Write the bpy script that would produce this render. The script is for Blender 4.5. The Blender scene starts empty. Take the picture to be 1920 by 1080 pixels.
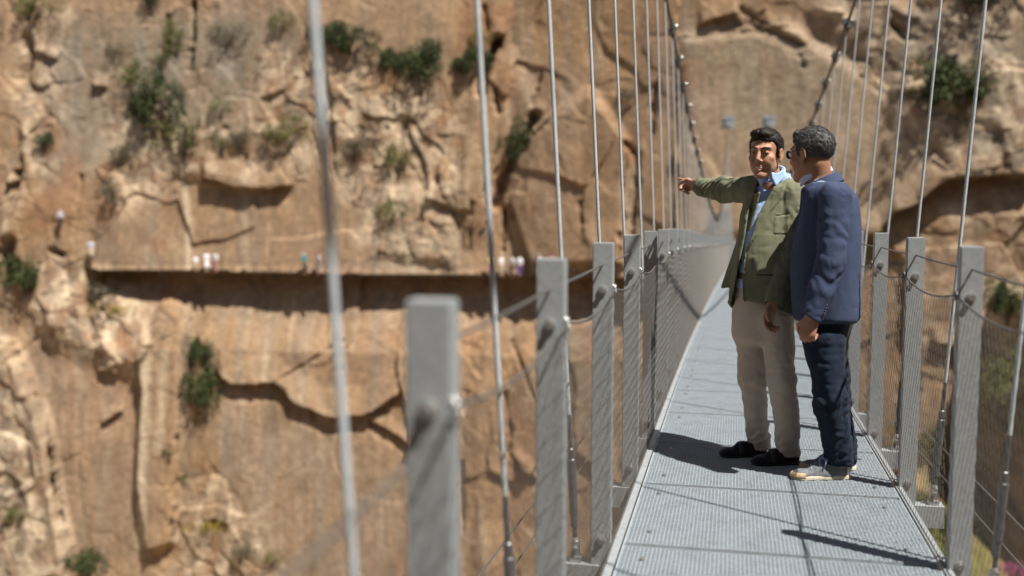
import bpy, bmesh, math, random
import numpy as np
from mathutils import Vector, Matrix

random.seed(7)
rng = np.random.default_rng(11)
sc = bpy.context.scene
COL = sc.collection

# ------------------------------------------------------------------ camera
FOC, YAW, PIT, EYE = 1906.0, 0.2144, 0.0924, 1.4406     # focal length in 1/1920 of the frame, radians, metres
CY, SY = math.cos(YAW), math.sin(YAW)
cam = bpy.data.cameras.new('camera')
cam.sensor_width = 36.0
cam.lens = 36.0 * FOC / 1920.0
cam.clip_start, cam.clip_end = 0.05, 3000.0
cam.dof.use_dof = True
cam.dof.focus_distance = 5.48
cam.dof.aperture_fstop = 1.12
camo = bpy.data.objects.new('camera', cam); COL.objects.link(camo)
camo.location = (0, 0, EYE)
camo.rotation_euler = (math.pi / 2 - PIT, 0, YAW)
sc.camera = camo

# ------------------------------------------------------------------ light
SUN_ELEV = math.radians(61)
sun_h = Vector((0.867, -0.498, 0)).normalized()           # towards the sun, on the ground plane
sun_dir = Vector((sun_h.x * math.cos(SUN_ELEV), sun_h.y * math.cos(SUN_ELEV), math.sin(SUN_ELEV)))
sl = bpy.data.lights.new('sun', 'SUN'); sl.energy = 5.0; sl.angle = math.radians(0.53); sl.color = (1.0, 0.955, 0.88)
so = bpy.data.objects.new('sun', sl); COL.objects.link(so)
so.rotation_euler = sun_dir.to_track_quat('Z', 'Y').to_euler()
world = bpy.data.worlds.new('World'); sc.world = world; world.use_nodes = True
wn = world.node_tree
bg = wn.nodes['Background']; bg.inputs['Strength'].default_value = 0.05
sky = wn.nodes.new('ShaderNodeTexSky'); sky.sky_type = 'NISHITA'; sky.sun_disc = False
sky.sun_elevation = SUN_ELEV
sky.sun_rotation = math.atan2(sun_h.x, sun_h.y)
wn.links.new(sky.outputs[0], bg.inputs[0])
sc.view_settings.view_transform = 'Standard'; sc.view_settings.look = 'None'
sc.view_settings.gamma = 1.0; sc.view_settings.use_curve_mapping = False
sc.view_settings.exposure = 0.70
sc.cycles.max_bounces = 6; sc.cycles.diffuse_bounces = 2; sc.cycles.glossy_bounces = 2
sc.cycles.use_denoising = True

# ------------------------------------------------------------------ helpers
def uw(u, w):                                            # axes turned by the view's heading -> world X, Y
    return u * CY - w * SY, u * SY + w * CY
CP, SP = math.cos(PIT), math.sin(PIT)
def ray(px, py):
    xr, yr = (px - 960) / FOC, (540 - py) / FOC
    return xr, CP + yr * SP, yr * CP - SP
def at(px, py, w):                                       # point (u, w, z) seen in a direction, w metres ahead
    a, g, z = ray(px, py); t = w / g
    return np.array((t * a, w, EYE + t * z))

def tag(o, label=None, cat=None, group=None, kind=None):
    if label: o['label'] = label
    if cat: o['category'] = cat
    if group: o['group'] = group
    if kind: o['kind'] = kind
    return o
def link(name, me, mat=None, parent=None, smooth=False):
    o = bpy.data.objects.new(name, me); COL.objects.link(o)
    if mat is not None and not me.materials: me.materials.append(mat)
    if parent is not None: o.parent = parent
    if smooth: me.polygons.foreach_set('use_smooth', np.ones(len(me.polygons), bool))
    return o
def empty(name, loc=(0, 0, 0), rz=0.0):
    o = bpy.data.objects.new(name, None); COL.objects.link(o)
    o.location = loc; o.rotation_euler = (0, 0, rz); o.empty_display_size = 0.2
    return o
def np_mesh(name, V, F):
    V = np.asarray(V, np.float32); F = np.asarray(F, np.int32)
    me = bpy.data.meshes.new(name)
    n = F.shape[1]
    me.vertices.add(len(V)); me.vertices.foreach_set('co', V.ravel())
    me.loops.add(F.size); me.loops.foreach_set('vertex_index', F.ravel())
    me.polygons.add(len(F)); me.polygons.foreach_set('loop_start', np.arange(0, F.size, n, dtype=np.int32))
    me.polygons.foreach_set('loop_total', np.full(len(F), n, np.int32))
    me.update(calc_edges=True); me.validate()
    return me

class MB:                                                # collects shapes into one mesh
    def __init__(s): s.v = []; s.f = []; s.n = 0
    def add(s, V, F):
        s.v.append(np.asarray(V, float)); s.f += [tuple(i + s.n for i in f) for f in F]; s.n += len(V)
    def box(s, c, size, R=None, bev=0.0):
        x, y, z = (q / 2 for q in size)
        V = np.array([(a * x, b * y, d * z) for a in (-1, 1) for b in (-1, 1) for d in (-1, 1)])
        if R is not None: V = V @ np.asarray(R).T
        s.add(V + np.asarray(c), [(0, 1, 3, 2), (4, 6, 7, 5), (0, 4, 5, 1), (2, 3, 7, 6), (0, 2, 6, 4), (1, 5, 7, 3)])
    def tube(s, pts, rad, n=8, caps=True):
        P = np.asarray(pts, float); m = len(P)
        rad = np.full(m, rad) if np.isscalar(rad) else np.asarray(rad)
        T = np.gradient(P, axis=0); T /= np.linalg.norm(T, axis=1)[:, None] + 1e-12
        ref = np.array((0, 0, 1.0)) if abs(T[0, 2]) < .9 else np.array((1.0, 0, 0))
        V = []; a = np.linspace(0, 2 * np.pi, n, endpoint=False)
        N = np.cross(T[0], ref); N /= np.linalg.norm(N)
        for i in range(m):
            N = N - T[i] * np.dot(N, T[i]); N /= np.linalg.norm(N); B = np.cross(T[i], N)
            V.append(P[i] + rad[i] * (np.cos(a)[:, None] * N + np.sin(a)[:, None] * B))
        F = [(i * n + j, i * n + (j + 1) % n, (i + 1) * n + (j + 1) % n, (i + 1) * n + j) for i in range(m - 1) for j in range(n)]
        if caps: F += [tuple(range(n - 1, -1, -1)), tuple((m - 1) * n + j for j in range(n))]
        s.add(np.concatenate(V), F)
    def ball(s, c, r, n=8):
        V = [(0, 0, 1)]; F = []
        k = n // 2
        for i in range(1, k):
            t = math.pi * i / k
            for j in range(n):
                p = 2 * math.pi * j / n; V.append((math.sin(t) * math.cos(p), math.sin(t) * math.sin(p), math.cos(t)))
        V.append((0, 0, -1)); L = len(V) - 1
        for j in range(n): F.append((0, 1 + j, 1 + (j + 1) % n)); F.append((L, 1 + (k - 2) * n + (j + 1) % n, 1 + (k - 2) * n + j))
        for i in range(k - 2):
            for j in range(n):
                a = 1 + i * n + j; b = 1 + i * n + (j + 1) % n
                F.append((a, a + n, b + n, b))
        s.add(np.array(V) * np.asarray(r) + np.asarray(c), F)
    def mesh(s, name):
        me = bpy.data.meshes.new(name); me.from_pydata(np.concatenate(s.v).tolist(), [], s.f); me.update(); return me
    def build(s, name, mat, parent=None, smooth=False, bevel=0.0):
        me = s.mesh(name)
        if bevel:
            bm = bmesh.new(); bm.from_mesh(me)
            bmesh.ops.bevel(bm, geom=bm.edges[:], offset=bevel, segments=2, affect='EDGES', clamp_overlap=True)
            bm.to_mesh(me); bm.free()
        return link(name, me, mat, parent, smooth)

# ------------------------------------------------------------------ materials
class NT:
    def __init__(s, name):
        s.m = bpy.data.materials.new(name); s.m.use_nodes = True; s.t = s.m.node_tree; s.b = s.t.nodes['Principled BSDF']
    def n(s, typ, **kw):
        x = s.t.nodes.new(typ)
        for k, v in kw.items():
            if k in x.inputs: x.inputs[k].default_value = v
            else: setattr(x, k, v)
        return x
    def l(s, a, b): s.t.links.new(a, b)
    def noise(s, scale, detail=4, rough=.55, stretch=(1, 1, 1), coord='Object'):
        tc = s.n('ShaderNodeTexCoord'); mp = s.n('ShaderNodeMapping'); mp.inputs['Scale'].default_value = stretch
        s.l(tc.outputs[coord], mp.inputs[0])
        nz = s.n('ShaderNodeTexNoise', Scale=scale, Detail=detail, Roughness=rough); s.l(mp.outputs[0], nz.inputs['Vector'])
        return nz.outputs['Fac']
    def ramp(s, fac, stops):
        r = s.n('ShaderNodeValToRGB'); e = r.color_ramp.elements
        while len(e) < len(stops): e.new(.5)
        for q, (p, c) in zip(e, stops): q.position = p; q.color = (*c, 1) if len(c) == 3 else c
        s.l(fac, r.inputs[0]); return r.outputs[0]
    def mix(s, fac, a, b, mode='MIX'):
        x = s.n('ShaderNodeMix', data_type='RGBA', blend_type=mode)
        for q, sock in ((fac, x.inputs[0]), (a, x.inputs[6]), (b, x.inputs[7])):
            if isinstance(q, (int, float)): sock.default_value = q
            elif isinstance(q, tuple): sock.default_value = (*q, 1)
            else: s.l(q, sock)
        return x.outputs[2]
    def bump(s, fac, strength=.3, dist=.01, prev=None):
        x = s.n('ShaderNodeBump', Strength=strength, Distance=dist); s.l(fac, x.inputs['Height'])
        if prev is not None: s.l(prev, x.inputs['Normal'])
        s.l(x.outputs[0], s.b.inputs['Normal']); return x.outputs[0]
    def color(s, c):
        if isinstance(c, tuple): s.b.inputs['Base Color'].default_value = (*c, 1)
        else: s.l(c, s.b.inputs['Base Color'])
    def set(s, **kw):
        for k, v in kw.items(): s.b.inputs[k].default_value = v

def mat_plain(name, c, rough=.6, metal=0., var=.12, scale=30, bump=0.0, bscale=200, spec=.5):
    t = NT(name); nz = t.noise(scale, 5)
    lo = tuple(x * (1 - var) for x in c); hi = tuple(min(1, x * (1 + var)) for x in c)
    t.color(t.ramp(nz, [(.3, lo), (.7, hi)])); t.set(Roughness=rough, Metallic=metal)
    t.b.inputs['Specular IOR Level'].default_value = spec
    if bump: t.bump(t.noise(bscale, 3), bump, .002)
    return t.m
def mat_galv(name, c=(.40, .42, .43), rough=.48, metal=.55):
    t = NT(name)
    tc = t.n('ShaderNodeTexCoord'); v = t.n('ShaderNodeTexVoronoi', Scale=70.0); t.l(tc.outputs['Object'], v.inputs['Vector'])
    sp = t.ramp(v.outputs['Color'], [(.0, tuple(x * .74 for x in c)), (1, tuple(x * 1.22 for x in c))])
    nz = t.noise(6, 6, .6, (1, 1, .35))
    t.color(t.mix(.55, sp, t.ramp(nz, [(.3, tuple(x * .72 for x in c)), (.5, c), (.75, tuple(x * 1.15 for x in c))])))
    r = t.ramp(nz, [(.3, (rough + .12,) * 3), (.7, (rough - .08,) * 3)]); t.l(r, t.b.inputs['Roughness'])
    t.set(Metallic=metal); t.bump(t.noise(260, 3), .12, .001)
    return t.m
def mat_fabric(name, c, var=.18, rough=.9, weave=700, bump=.35, sheen=.25, c2=None, stretch=(1, 1, 1)):
    t = NT(name); big = t.noise(9, 5, .6); fine = t.noise(weave, 2, .5, stretch)
    lo = tuple(x * (1 - var) for x in c); hi = tuple(x * (1 + var) for x in c)
    a = t.ramp(big, [(.3, lo), (.7, hi)])
    b = t.ramp(fine, [(.35, tuple(x * .8 for x in c)), (.65, tuple(min(1, x * 1.25) for x in (c2 or c)))])
    t.color(t.mix(.45, a, b)); t.set(Roughness=rough)
    t.b.inputs['Sheen Weight'].default_value = sheen; t.b.inputs['Specular IOR Level'].default_value = .2
    n1 = t.bump(t.noise(38, 4, .6, stretch), .25, .006); t.bump(fine, bump, .0012, n1)
    return t.m

M = {}
M['galv'] = mat_galv('galvanised_steel', (.40, .43, .445), .5, .35)
M['grate'] = mat_galv('grating_steel', (.365, .412, .45), .6, .08)
M['rod'] = mat_galv('steel_rod', (.46, .50, .525), .6, .0)
M['mesh'] = mat_plain('mesh_wire', (.15, .14, .125), .5, .2, .15, 60)
M['rope'] = mat_plain('wire_rope', (.16, .155, .15), .5, .5, .2, 200)
M['darkrope'] = mat_plain('main_cable_steel', (.09, .085, .08), .55, .4, .25, 120)
M['bright'] = mat_plain('bright_steel', (.50, .50, .49), .38, .8, .08, 60)
M['turnb'] = mat_plain('turnbuckle_steel', (.13, .13, .135), .42, .6, .2, 90)

# ------------------------------------------------------------------ noise on arrays
PERM = rng.permutation(512).astype(np.int64)
RNDV = rng.random(512)
def hsh(i, j, k=0): return PERM[(PERM[(i & 511)] + j * 57 + k * 131) & 511]
def vnoise(x, y, k=0):
    xi = np.floor(x).astype(np.int64); yi = np.floor(y).astype(np.int64); fx = x - xi; fy = y - yi
    fx = fx * fx * fx * (fx * (fx * 6 - 15) + 10); fy = fy * fy * fy * (fy * (fy * 6 - 15) + 10)
    g = lambda a, b: RNDV[hsh(xi + a, yi + b, k)]
    return ((g(0, 0) * (1 - fx) + g(1, 0) * fx) * (1 - fy) + (g(0, 1) * (1 - fx) + g(1, 1) * fx) * fy) * 2 - 1
def fbm(x, y, k=0, o=5, gain=.5):
    s = 0; a = 1; t = 0
    for i in range(o):
        s = s + a * vnoise(x * 2 ** i + 17.3 * i, y * 2 ** i - 9.1 * i, k + i); t += a; a *= gain
    return s / t
def facets(x, y, k=0, tilt=1.0, step=1.0):               # broken planes: every cell its own height and slope
    xi = np.floor(x).astype(np.int64); yi = np.floor(y).astype(np.int64)
    best = np.full(x.shape, 1e9); sec = best.copy(); h = np.zeros_like(x)
    for a in (-1, 0, 1):
        for b in (-1, 0, 1):
            q = hsh(xi + a, yi + b, k); cx = xi + a + .15 + .7 * RNDV[q]; cy = yi + b + .15 + .7 * RNDV[(q * 7 + 3) & 511]
            dx = x - cx; dy = y - cy; d = dx * dx + dy * dy
            hh = step * (RNDV[(q * 13 + 5) & 511] - .5) + tilt * ((RNDV[(q * 29 + 1) & 511] - .5) * dx + (RNDV[(q * 17 + 9) & 511] - .5) * dy)
            m = d < best
            sec = np.where(m, best, np.minimum(sec, d)); h = np.where(m, hh, h); best = np.where(m, d, best)
    return h, np.sqrt(sec) - np.sqrt(best)
def sstep(a, b, x):
    t = np.clip((x - a) / (b - a), 0, 1); return t * t * (3 - 2 * t)

# ------------------------------------------------------------------ the gorge wall
WU = np.array([-90, -40, 0, 25, 60.]); WW = np.array([84, 80, 77, 66, 52.])
def wall_w(u): return np.interp(u, WU, WW)
def uz(px, py):                                          # a direction -> (u, z) on the mean plane of the wall
    w = 74.0
    for _ in range(6):
        p = at(px, py, w); w = float(wall_w(p[0]))
    p = at(px, py, w); return p[0], p[2]
ax_u = np.concatenate([np.arange(-75, -43, .8), np.arange(-43, 33.5, .115), np.arange(33.5, 60.1, .8)])
ax_z = np.concatenate([np.arange(-46, -31, .8), np.arange(-31, 20, .115), np.arange(20, 44, .8), np.arange(44, 86, 1.5)])
U, Z = np.meshgrid(ax_u, ax_z)
H = np.zeros_like(U)
def blend(cur, m, val): return cur * (1 - m) + val * m
def pl(pts): return np.array([uz(*p) for p in pts])
def seg_dist(P):
    d = np.full(U.shape, 1e9)
    for (a, b), (c, e) in zip(P[:-1], P[1:]):
        vx, vz = c - a, e - b; t = np.clip(((U - a) * vx + (Z - b) * vz) / (vx * vx + vz * vz + 1e-9), 0, 1)
        d = np.minimum(d, (U - a - t * vx) ** 2 + (Z - b - t * vz) ** 2)
    return np.sqrt(d)
def inside(P):
    m = np.zeros(U.shape, bool); n = len(P)
    for i in range(n):
        (x1, y1), (x2, y2) = P[i], P[(i + 1) % n]
        if y1 == y2: continue
        m ^= ((y1 > ZW) != (y2 > ZW)) & (UW < (x2 - x1) * (ZW - y1) / (y2 - y1) + x1)
    return m
UW = U + .55 * fbm(U * .5, Z * .5, 40, 4) ; ZW = Z + .55 * fbm(U * .5, Z * .5, 50, 4)
def region(pts, soft=.6):                                # soft 0..1 mask of an outline
    P = pl(pts); d = seg_dist(np.vstack([P, P[:1]])); s = np.where(inside(P), d, -d)
    return sstep(-soft, soft, s)
def overhang(pts, p, L, rec=0., Lb=1., jag=.25, fade=1.2):
    global H
    P = pl(pts); P = P[np.argsort(P[:, 0])]
    zl = np.interp(U, P[:, 0], P[:, 1]) + jag * fbm(U * .9, U * 0 + 3.3, 60, 4)
    f = sstep(P[0, 0] - .01, P[0, 0] + fade, U) * (1 - sstep(P[-1, 0] - fade, P[-1, 0] + .01, U))
    d = Z - zl
    H = H + f * np.where(d >= 0, p * np.clip(1 - d / L, 0, 1), -rec * np.clip(1 + d / Lb, 0, 1))
def groove(pts, width, depth):
    global H
    d = seg_dist(pl(pts)) + .22 * fbm(U * 1.3, Z * 1.3, 70, 3)
    H = H - .55 * depth * np.clip(1 - np.maximum(d, 0) / (width * .85), 0, 1)

# roughness masks
slabs = [([(165, 500), (180, 420), (330, 335), (700, 345), (710, 505)], .9),
         ([(420, 790), (560, 800), (700, 830), (770, 880), (770, 1120), (560, 1120), (470, 960)], .85),
         ([(1285, 60), (1500, 40), (1620, 120), (1700, 190), (1740, 280), (1700, 370), (1640, 440), (1290, 450)], .88),
         ([(350, 575), (760, 600), (740, 720), (640, 765), (520, 705), (420, 695), (350, 640)], .7),
         ([(120, 620), (270, 700), (270, 900), (170, 1000)], .55),
         ([(560, 0), (900, 0), (850, 90), (700, 130), (600, 60)], .75),
         ([(1100, 160), (1280, 120), (1280, 460), (1110, 500)], .4)]
smooth_m = np.zeros_like(U)
for p_, a_ in slabs: smooth_m = np.maximum(smooth_m, a_ * region(p_, 1.0))
rubs = [([(80, 500), (200, 520), (330, 640), (280, 700), (150, 660), (60, 620)], 1.0),
        ([(480, 90), (600, 100), (860, 180), (880, 330), (830, 500), (690, 480), (600, 300), (480, 300)], .95),
        ([(1560, 0), (1960, 0), (1960, 330), (1790, 320), (1700, 190), (1600, 100)], .95),
        ([(0, 0), (90, 0), (90, 300), (0, 480)], .7),
        ([(180, 220), (560, 210), (560, 330), (330, 330), (180, 420)], .8),
        ([(360, 880), (470, 900), (560, 1090), (340, 1090)], .8),
        ([(0, 620), (60, 680), (160, 1020), (180, 1120), (0, 1120)], .9),
        ([(1660, 440), (1960, 340), (1960, 700), (1700, 640)], .5)]
rub_m = np.zeros_like(U)
for p_, a_ in rubs: rub_m = np.maximum(rub_m, a_ * region(p_, 1.4))
rough = np.clip(.55 + .55 * rub_m - .75 * smooth_m, .04, 1.2)

# broad masses, buttresses, broken planes
wx = U + 1.6 * fbm(U * .16, Z * .16, 3, 4); wz = Z + 1.6 * fbm(U * .16, Z * .16, 8, 4)
H += 1.5 * fbm(U / 19, Z / 26, 1, 3)
f1, e1 = facets(wx / 6.5, wz / 10.0, 5, 2.3, 1.2); H += f1 * (.3 + .7 * rough) * .8
f2, e2 = facets(wx / 2.3 + .35 * wz / 2.3, wz / 3.4, 9, 1.5, .8); H += f2 * rough * (.38 + .30 * rub_m)
f3, e3 = facets(wx / .85 - .2 * wz, wz / 1.05, 13, 1.1, .6); H += f3 * rough * (.07 + .30 * rub_m)
H -= .25 * rough * np.clip(1 - e2 / .10, 0, 1) * sstep(.0, .35, fbm(U / 4, Z / 4, 21, 3))
H += .26 * (.3 + rough) * fbm(U * .75, Z * .30, 16, 5) + .13 * fbm(U * 1.6, Z * .22, 19, 4)

H *= .50
# planned forms
def mass(pts, p, soft=.5):
    global H
    H = H + .62 * p * region(pts, soft * 1.3)
mass([(-200, 600), (30, 640), (75, 720), (110, 800), (130, 900), (170, 1050), (190, 1300), (-200, 1300)], 2.6, .35)
mass([(270, 640), (300, 560), (350, 575), (352, 640), (345, 1000), (300, 1010), (275, 900)], 1.5, .3)
mass([(60, 560), (180, 530), (300, 570), (270, 700), (110, 640)], 1.3, 1.2)
mass([(890, 160), (960, 90), (1010, 200), (960, 330), (880, 460), (850, 340)], .9, .6)
mass([(1000, 240), (1110, 160), (1180, 260), (1170, 500), (990, 500), (950, 380)], 1.2, .4)
mass([(1285, 60), (1500, 40), (1620, 120), (1700, 190), (1740, 290), (1790, 330), (1670, 410), (1650, 440), (1280, 450)], .7, .5)
mass([(560, 330), (440, 350), (330, 330), (360, 250), (560, 230)], .5, .5)
mass([(700, 480), (720, 360), (850, 350), (850, 500)], .7, .5)
mass([(980, 600), (1130, 600), (1140, 1100), (900, 1100), (880, 800), (900, 640)], .8, .6)
mass([(1885, 560), (1990, 500), (1990, 1200), (1835, 1200), (1840, 760)], 8.5, .5)
mass([(1790, 330), (2050, 250), (2050, 0), (1700, 0), (1560, 0), (1640, 110), (1750, 270)], .9, .8)
overhang([(150, 500), (180, 508), (420, 511), (700, 517), (1000, 521), (1250, 526)], .22, .5, 2.7, 6.0, .05, .8)
overhang([(365, 333), (400, 340), (440, 352), (500, 352), (545, 346)], .75, 2.2, .3, 1.5, .15, .7)
overhang([(405, 690), (440, 716), (480, 716), (520, 712), (555, 748), (620, 776), (690, 774), (760, 728)], .62, 2.2, .45, 1.6, .12, .8)
overhang([(690, 782), (730, 800), (790, 838)], .35, 1.2, .3, 1.2, .1, .4)
overhang([(1590, 452), (1652, 438), (1680, 396), (1722, 384), (1752, 356), (1790, 334), (1930, 326), (2050, 318)], .8, 2.2, 1.1, 2.6, .12, .8)
overhang([(1320, 40), (1350, 24), (1390, 14), (1412, 36)], .55, 1.5, .3, 1, .1, .4)
overhang([(1425, 30), (1470, 45), (1535, 74)], .3, 1.6, .25, 1, .08, .5)
overhang([(190, 695), (215, 690), (232, 700)], .4, 1, .2, 1, .1, .2)
overhang([(200, 790), (235, 765), (240, 772)], .4, 1, .2, 1, .1, .2)
overhang([(30, 85), (80, 100), (78, 104)], .35, 1, .2, 1, .1, .2)
overhang([(150, 155), (180, 160)], .45, 1.2, .2, 1, .1, .2)
overhang([(0, 345), (28, 335)], .6, 1.6, .3, 1, .1, .2)
overhang([(900, 130), (925, 60), (945, 50)], .5, 1.5, .9, 1.6, .1, .2)
overhang([(1740, 640), (1800, 655), (1850, 680)], .45, 1.5, .3, 1.2, .1, .4)
overhang([(960, 845), (985, 870), (1010, 885)], .4, 1.4, .35, 1.2, .1, .3)
for pts, wd, dp in [
        ([(1004, 212), (985, 262), (945, 330), (928, 385)], .62, 2.2), ([(948, 395), (942, 470)], .28, .9),
        ([(932, 60), (906, 120), (898, 170)], .6, 1.6), ([(928, 165), (934, 205)], .3, 1.2), ([(905, 0), (912, 45)], .3, 1.1),
        ([(338, -10), (340, 60), (334, 125)], .32, 1.4), ([(289, 18), (291, 80)], .24, 1.0),
        ([(10, 60), (22, 90), (12, 140)], .7, 1.8), ([(24, 325), (18, 360), (8, 410)], .5, 1.4), ([(12, 455), (0, 520)], .8, 2.2),
        ([(15, 0), (5, 25)], .6, 1.6), ([(140, 330), (138, 400)], .16, .6),
        ([(1172, 262), (1203, 290), (1199, 360), (1190, 440)], .3, 1.1), ([(1240, 150), (1232, 250)], .28, .9),
        ([(1165, 440), (1160, 500)], .22, .7), ([(1090, 380), (1092, 420)], .2, .7), ([(1020, 120), (1000, 190)], .2, .7),
        ([(30, 640), (75, 720), (110, 800), (130, 900), (165, 1040)], .3, .8),
        ([(948, 730), (957, 800), (953, 840), (990, 868)], .28, .9), ([(866, 860), (868, 980)], .3, .9), ([(960, 640), (985, 700), (1000, 740)], .2, .7),
        ([(1405, 0), (1445, 30), (1530, 75)], .18, .6), ([(1520, 95), (1525, 115)], .2, .8),
        ([(640, 640), (560, 690), (520, 712)], .14, .5), ([(560, 730), (600, 705), (640, 690)], .1, .35),
        ([(90, 470), (110, 480)], .5, 1.4), ([(375, 600), (365, 650)], .15, .4), ([(880, 470), (882, 380)], .14, .5),
        ([(1340, 450), (1335, 500)], .5, 1.2), ([(860, 440), (850, 400)], .2, .5), ([(1700, 30), (1730, 60)], .4, 1.4)]:
    groove(pts, wd, dp)
H += .035 * rough * fbm(U * 4.5, Z * 4.5, 30, 3)

# colour of the stone (stains, weathered grey skins, pale fresh breaks, one slab lightened against its weak sunlight)
def C(*c): return np.array(c, float)[None, None, :]
tan, ochre, rust = C(.405, .290, .200), C(.44, .295, .180), C(.36, .205, .125)
grey, dgrey, cream, pink = C(.335, .305, .265), C(.20, .176, .152), C(.66, .56, .44), C(.41, .285, .215)
n1 = fbm(U / 6, Z / 9, 80, 5); st = fbm(U * .95, Z * .085, 84, 5); st2 = fbm(U * 2.2, Z * .12, 88, 4); n2 = fbm(U / 1.6, Z / 1.6, 92, 5)
colr = tan + 0 * U[..., None]
def lay(m, c): 
    global colr
    colr = blend(colr, np.clip(m, 0, 1)[..., None], c)
lay(sstep(-.05, .5, n1) * .7, ochre); lay(sstep(.1, .5, -n1) * .5, pink)
greys = [([(40, 30), (230, 20), (470, 0), (560, 60), (460, 200), (300, 300), (60, 330)], 1.0),
         ([(1285, 60), (1500, 40), (1640, 120), (1740, 280), (1660, 430), (1300, 300)], .55),
         ([(1560, -40), (1990, -40), (1990, 330), (1790, 320), (1700, 190)], .8), ([(0, 640), (60, 700), (160, 1030), (0, 1100)], .75),
         ([(380, 770), (560, 800), (770, 870), (770, 1120), (560, 1120), (470, 960)], .5), ([(760, 360), (860, 360), (850, 500), (700, 500)], .6),
         ([(170, 420), (330, 350), (360, 500), (170, 500)], .4), ([(1010, 130), (1110, 120), (1100, 260), (1020, 260)], .4),
         ([(360, 560), (1150, 560), (1150, 610), (360, 585)], .5), ([(1380, 60), (1560, 80), (1560, 200), (1380, 200)], .35)]
lay(sstep(.08, .45, st) * .40 * (1 - .5 * rub_m), grey); lay(sstep(.28, .55, st2) * .22, dgrey)
lay(sstep(.15, .5, -st) * .45, ochre); lay(sstep(.28, .55, -st2) * .3 * sstep(-.2, .3, -Z / 20), cream)
for p_, a_ in greys: lay(region(p_, 2.0) * a_ * (.75 + .4 * sstep(-.4, .4, st)) * (.85 + .5 * n2), grey)
r2 = facets(wx / 2.3 + .35 * wz / 2.3, wz / 3.4, 9, 0., 1.)[0]; r3 = facets(wx / .85 - .2 * wz, wz / 1.05, 13, 0., 1.)[0]; r4 = facets(wx / .45 + .3 * wz, wz / .5, 27, 0., 1.)[0]
colr *= (1 + .20 * r2 * (.3 + rough) + .16 * r3 * rough)[..., None]
lay(rub_m * sstep(.18, .26, r3) * .85, cream); lay(rub_m * sstep(.22, .3, r4) * .6, cream); lay(rub_m * sstep(.2, .3, -r3) * .5, grey); lay(np.clip(rough - .3, 0, 1) * sstep(.3, .4, -r4) * .4, rust)
lay(rub_m * sstep(.0, .45, n2) * .8, cream); lay(rub_m * sstep(.1, .5, fbm(U / 1.1, Z / 1.1, 96, 4)) * .5, rust)
lay(sstep(.3, .6, fbm(U / 3, Z / 5, 99, 4)) * .6, rust)
for pts, wd, a_, c_ in [([(333, 345), (345, 420), (346, 505)], .35, .9, cream), ([(450, 380), (455, 500)], .2, .5, cream),
                        ([(282, 660), (284, 840), (288, 1000)], .55, .95, cream), ([(318, 660), (316, 830)], .4, .6, cream),
                        ([(545, 830), (525, 960)], .12, .7, ochre), ([(480, 930), (505, 1020)], .2, .7, cream), ([(640, 170), (735, 215)], .28, .8, cream),
                        ([(700, 370), (760, 345), (860, 350)], .3, .7, cream), ([(740, 440), (770, 500)], .5, .9, cream),
                        ([(1700, 175), (1755, 275)], .2, .5, cream), ([(425, 600), (440, 690)], .3, .4, ochre)]:
    lay(a_ * np.clip(1.3 - (seg_dist(pl(pts)) + .18 * n2) / wd, 0, 1), c_)
lay(region([(1285, 60), (1500, 40), (1640, 120), (1740, 280), (1660, 430), (1300, 440)], 1.5) * .35, cream)  # right slab painted paler to make up for dim light on its tilt
moss = C(.16, .17, .05)
lay(region([(1600, 880), (1660, 830), (1800, 960), (1860, 1120), (1600, 1120)], 1.2) * sstep(-.25, .2, n2) * .85, moss)
lay(region([(1830, 640), (1960, 560), (1960, 820), (1820, 800)], 1.0) * sstep(-.2, .3, n2) * .8, C(.15, .14, .06))
colr *= (1 + .27 * n2 + .22 * fbm(U * 2.5, Z * 2.5, 75, 4))[..., None]
colr = np.clip(colr * np.array((.82, .77, .685)), .03, .8)

# foot of the wall runs out as a grassy slope on the right
tal = region([(1560, 960), (1660, 820), (1760, 900), (1990, 960), (1990, 1400), (1500, 1400)], 1.5)
zt = uz(1700, 860)[1]
H += tal * np.clip(zt - Z, 0, 20) * .9
H -= .13 * (Z + 8)
Wd = wall_w(U) - H
ok = np.isfinite(Wd)
X, Y = uw(U, Wd)
ny, nx = U.shape
V = np.stack([X, Y, Z], -1).reshape(-1, 3)
idx = np.arange(ny * nx).reshape(ny, nx)
F = np.stack([idx[:-1, :-1], idx[:-1, 1:], idx[1:, 1:], idx[1:, :-1]], -1).reshape(-1, 4)
me = np_mesh('cliff', V, F)
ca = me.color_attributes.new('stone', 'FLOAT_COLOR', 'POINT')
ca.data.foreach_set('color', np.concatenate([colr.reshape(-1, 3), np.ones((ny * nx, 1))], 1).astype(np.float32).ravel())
t = NT('cliff_stone'); at_n = t.n('ShaderNodeAttribute', attribute_name='stone')
nz = t.noise(2.6, 6, .65); nf = t.noise(9, 5, .6)
c1 = t.mix(1.0, at_n.outputs['Color'], t.ramp(nz, [(.25, (.72, .70, .68)), (.75, (1.22, 1.2, 1.18))]), 'MULTIPLY')
t.color(c1); t.set(Roughness=.93); t.b.inputs['Specular IOR Level'].default_value = .15
t.bump(nf, .7, .12, t.bump(nz, .5, .25))
M['stone'] = t.m
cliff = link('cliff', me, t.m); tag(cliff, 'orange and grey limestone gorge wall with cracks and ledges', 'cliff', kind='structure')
def surf(px, py, out=0.0):                               # point of the wall seen in a direction
    u, z = uz(px, py)
    for _ in range(3):
        i = int(np.clip(np.searchsorted(ax_u, u), 1, nx - 1)); j = int(np.clip(np.searchsorted(ax_z, z), 1, ny - 1))
        w = float(Wd[j, i]); p = at(px, py, w); u, z = p[0], p[2]
    return np.array((*uw(u, w - out), z)), w

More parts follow.
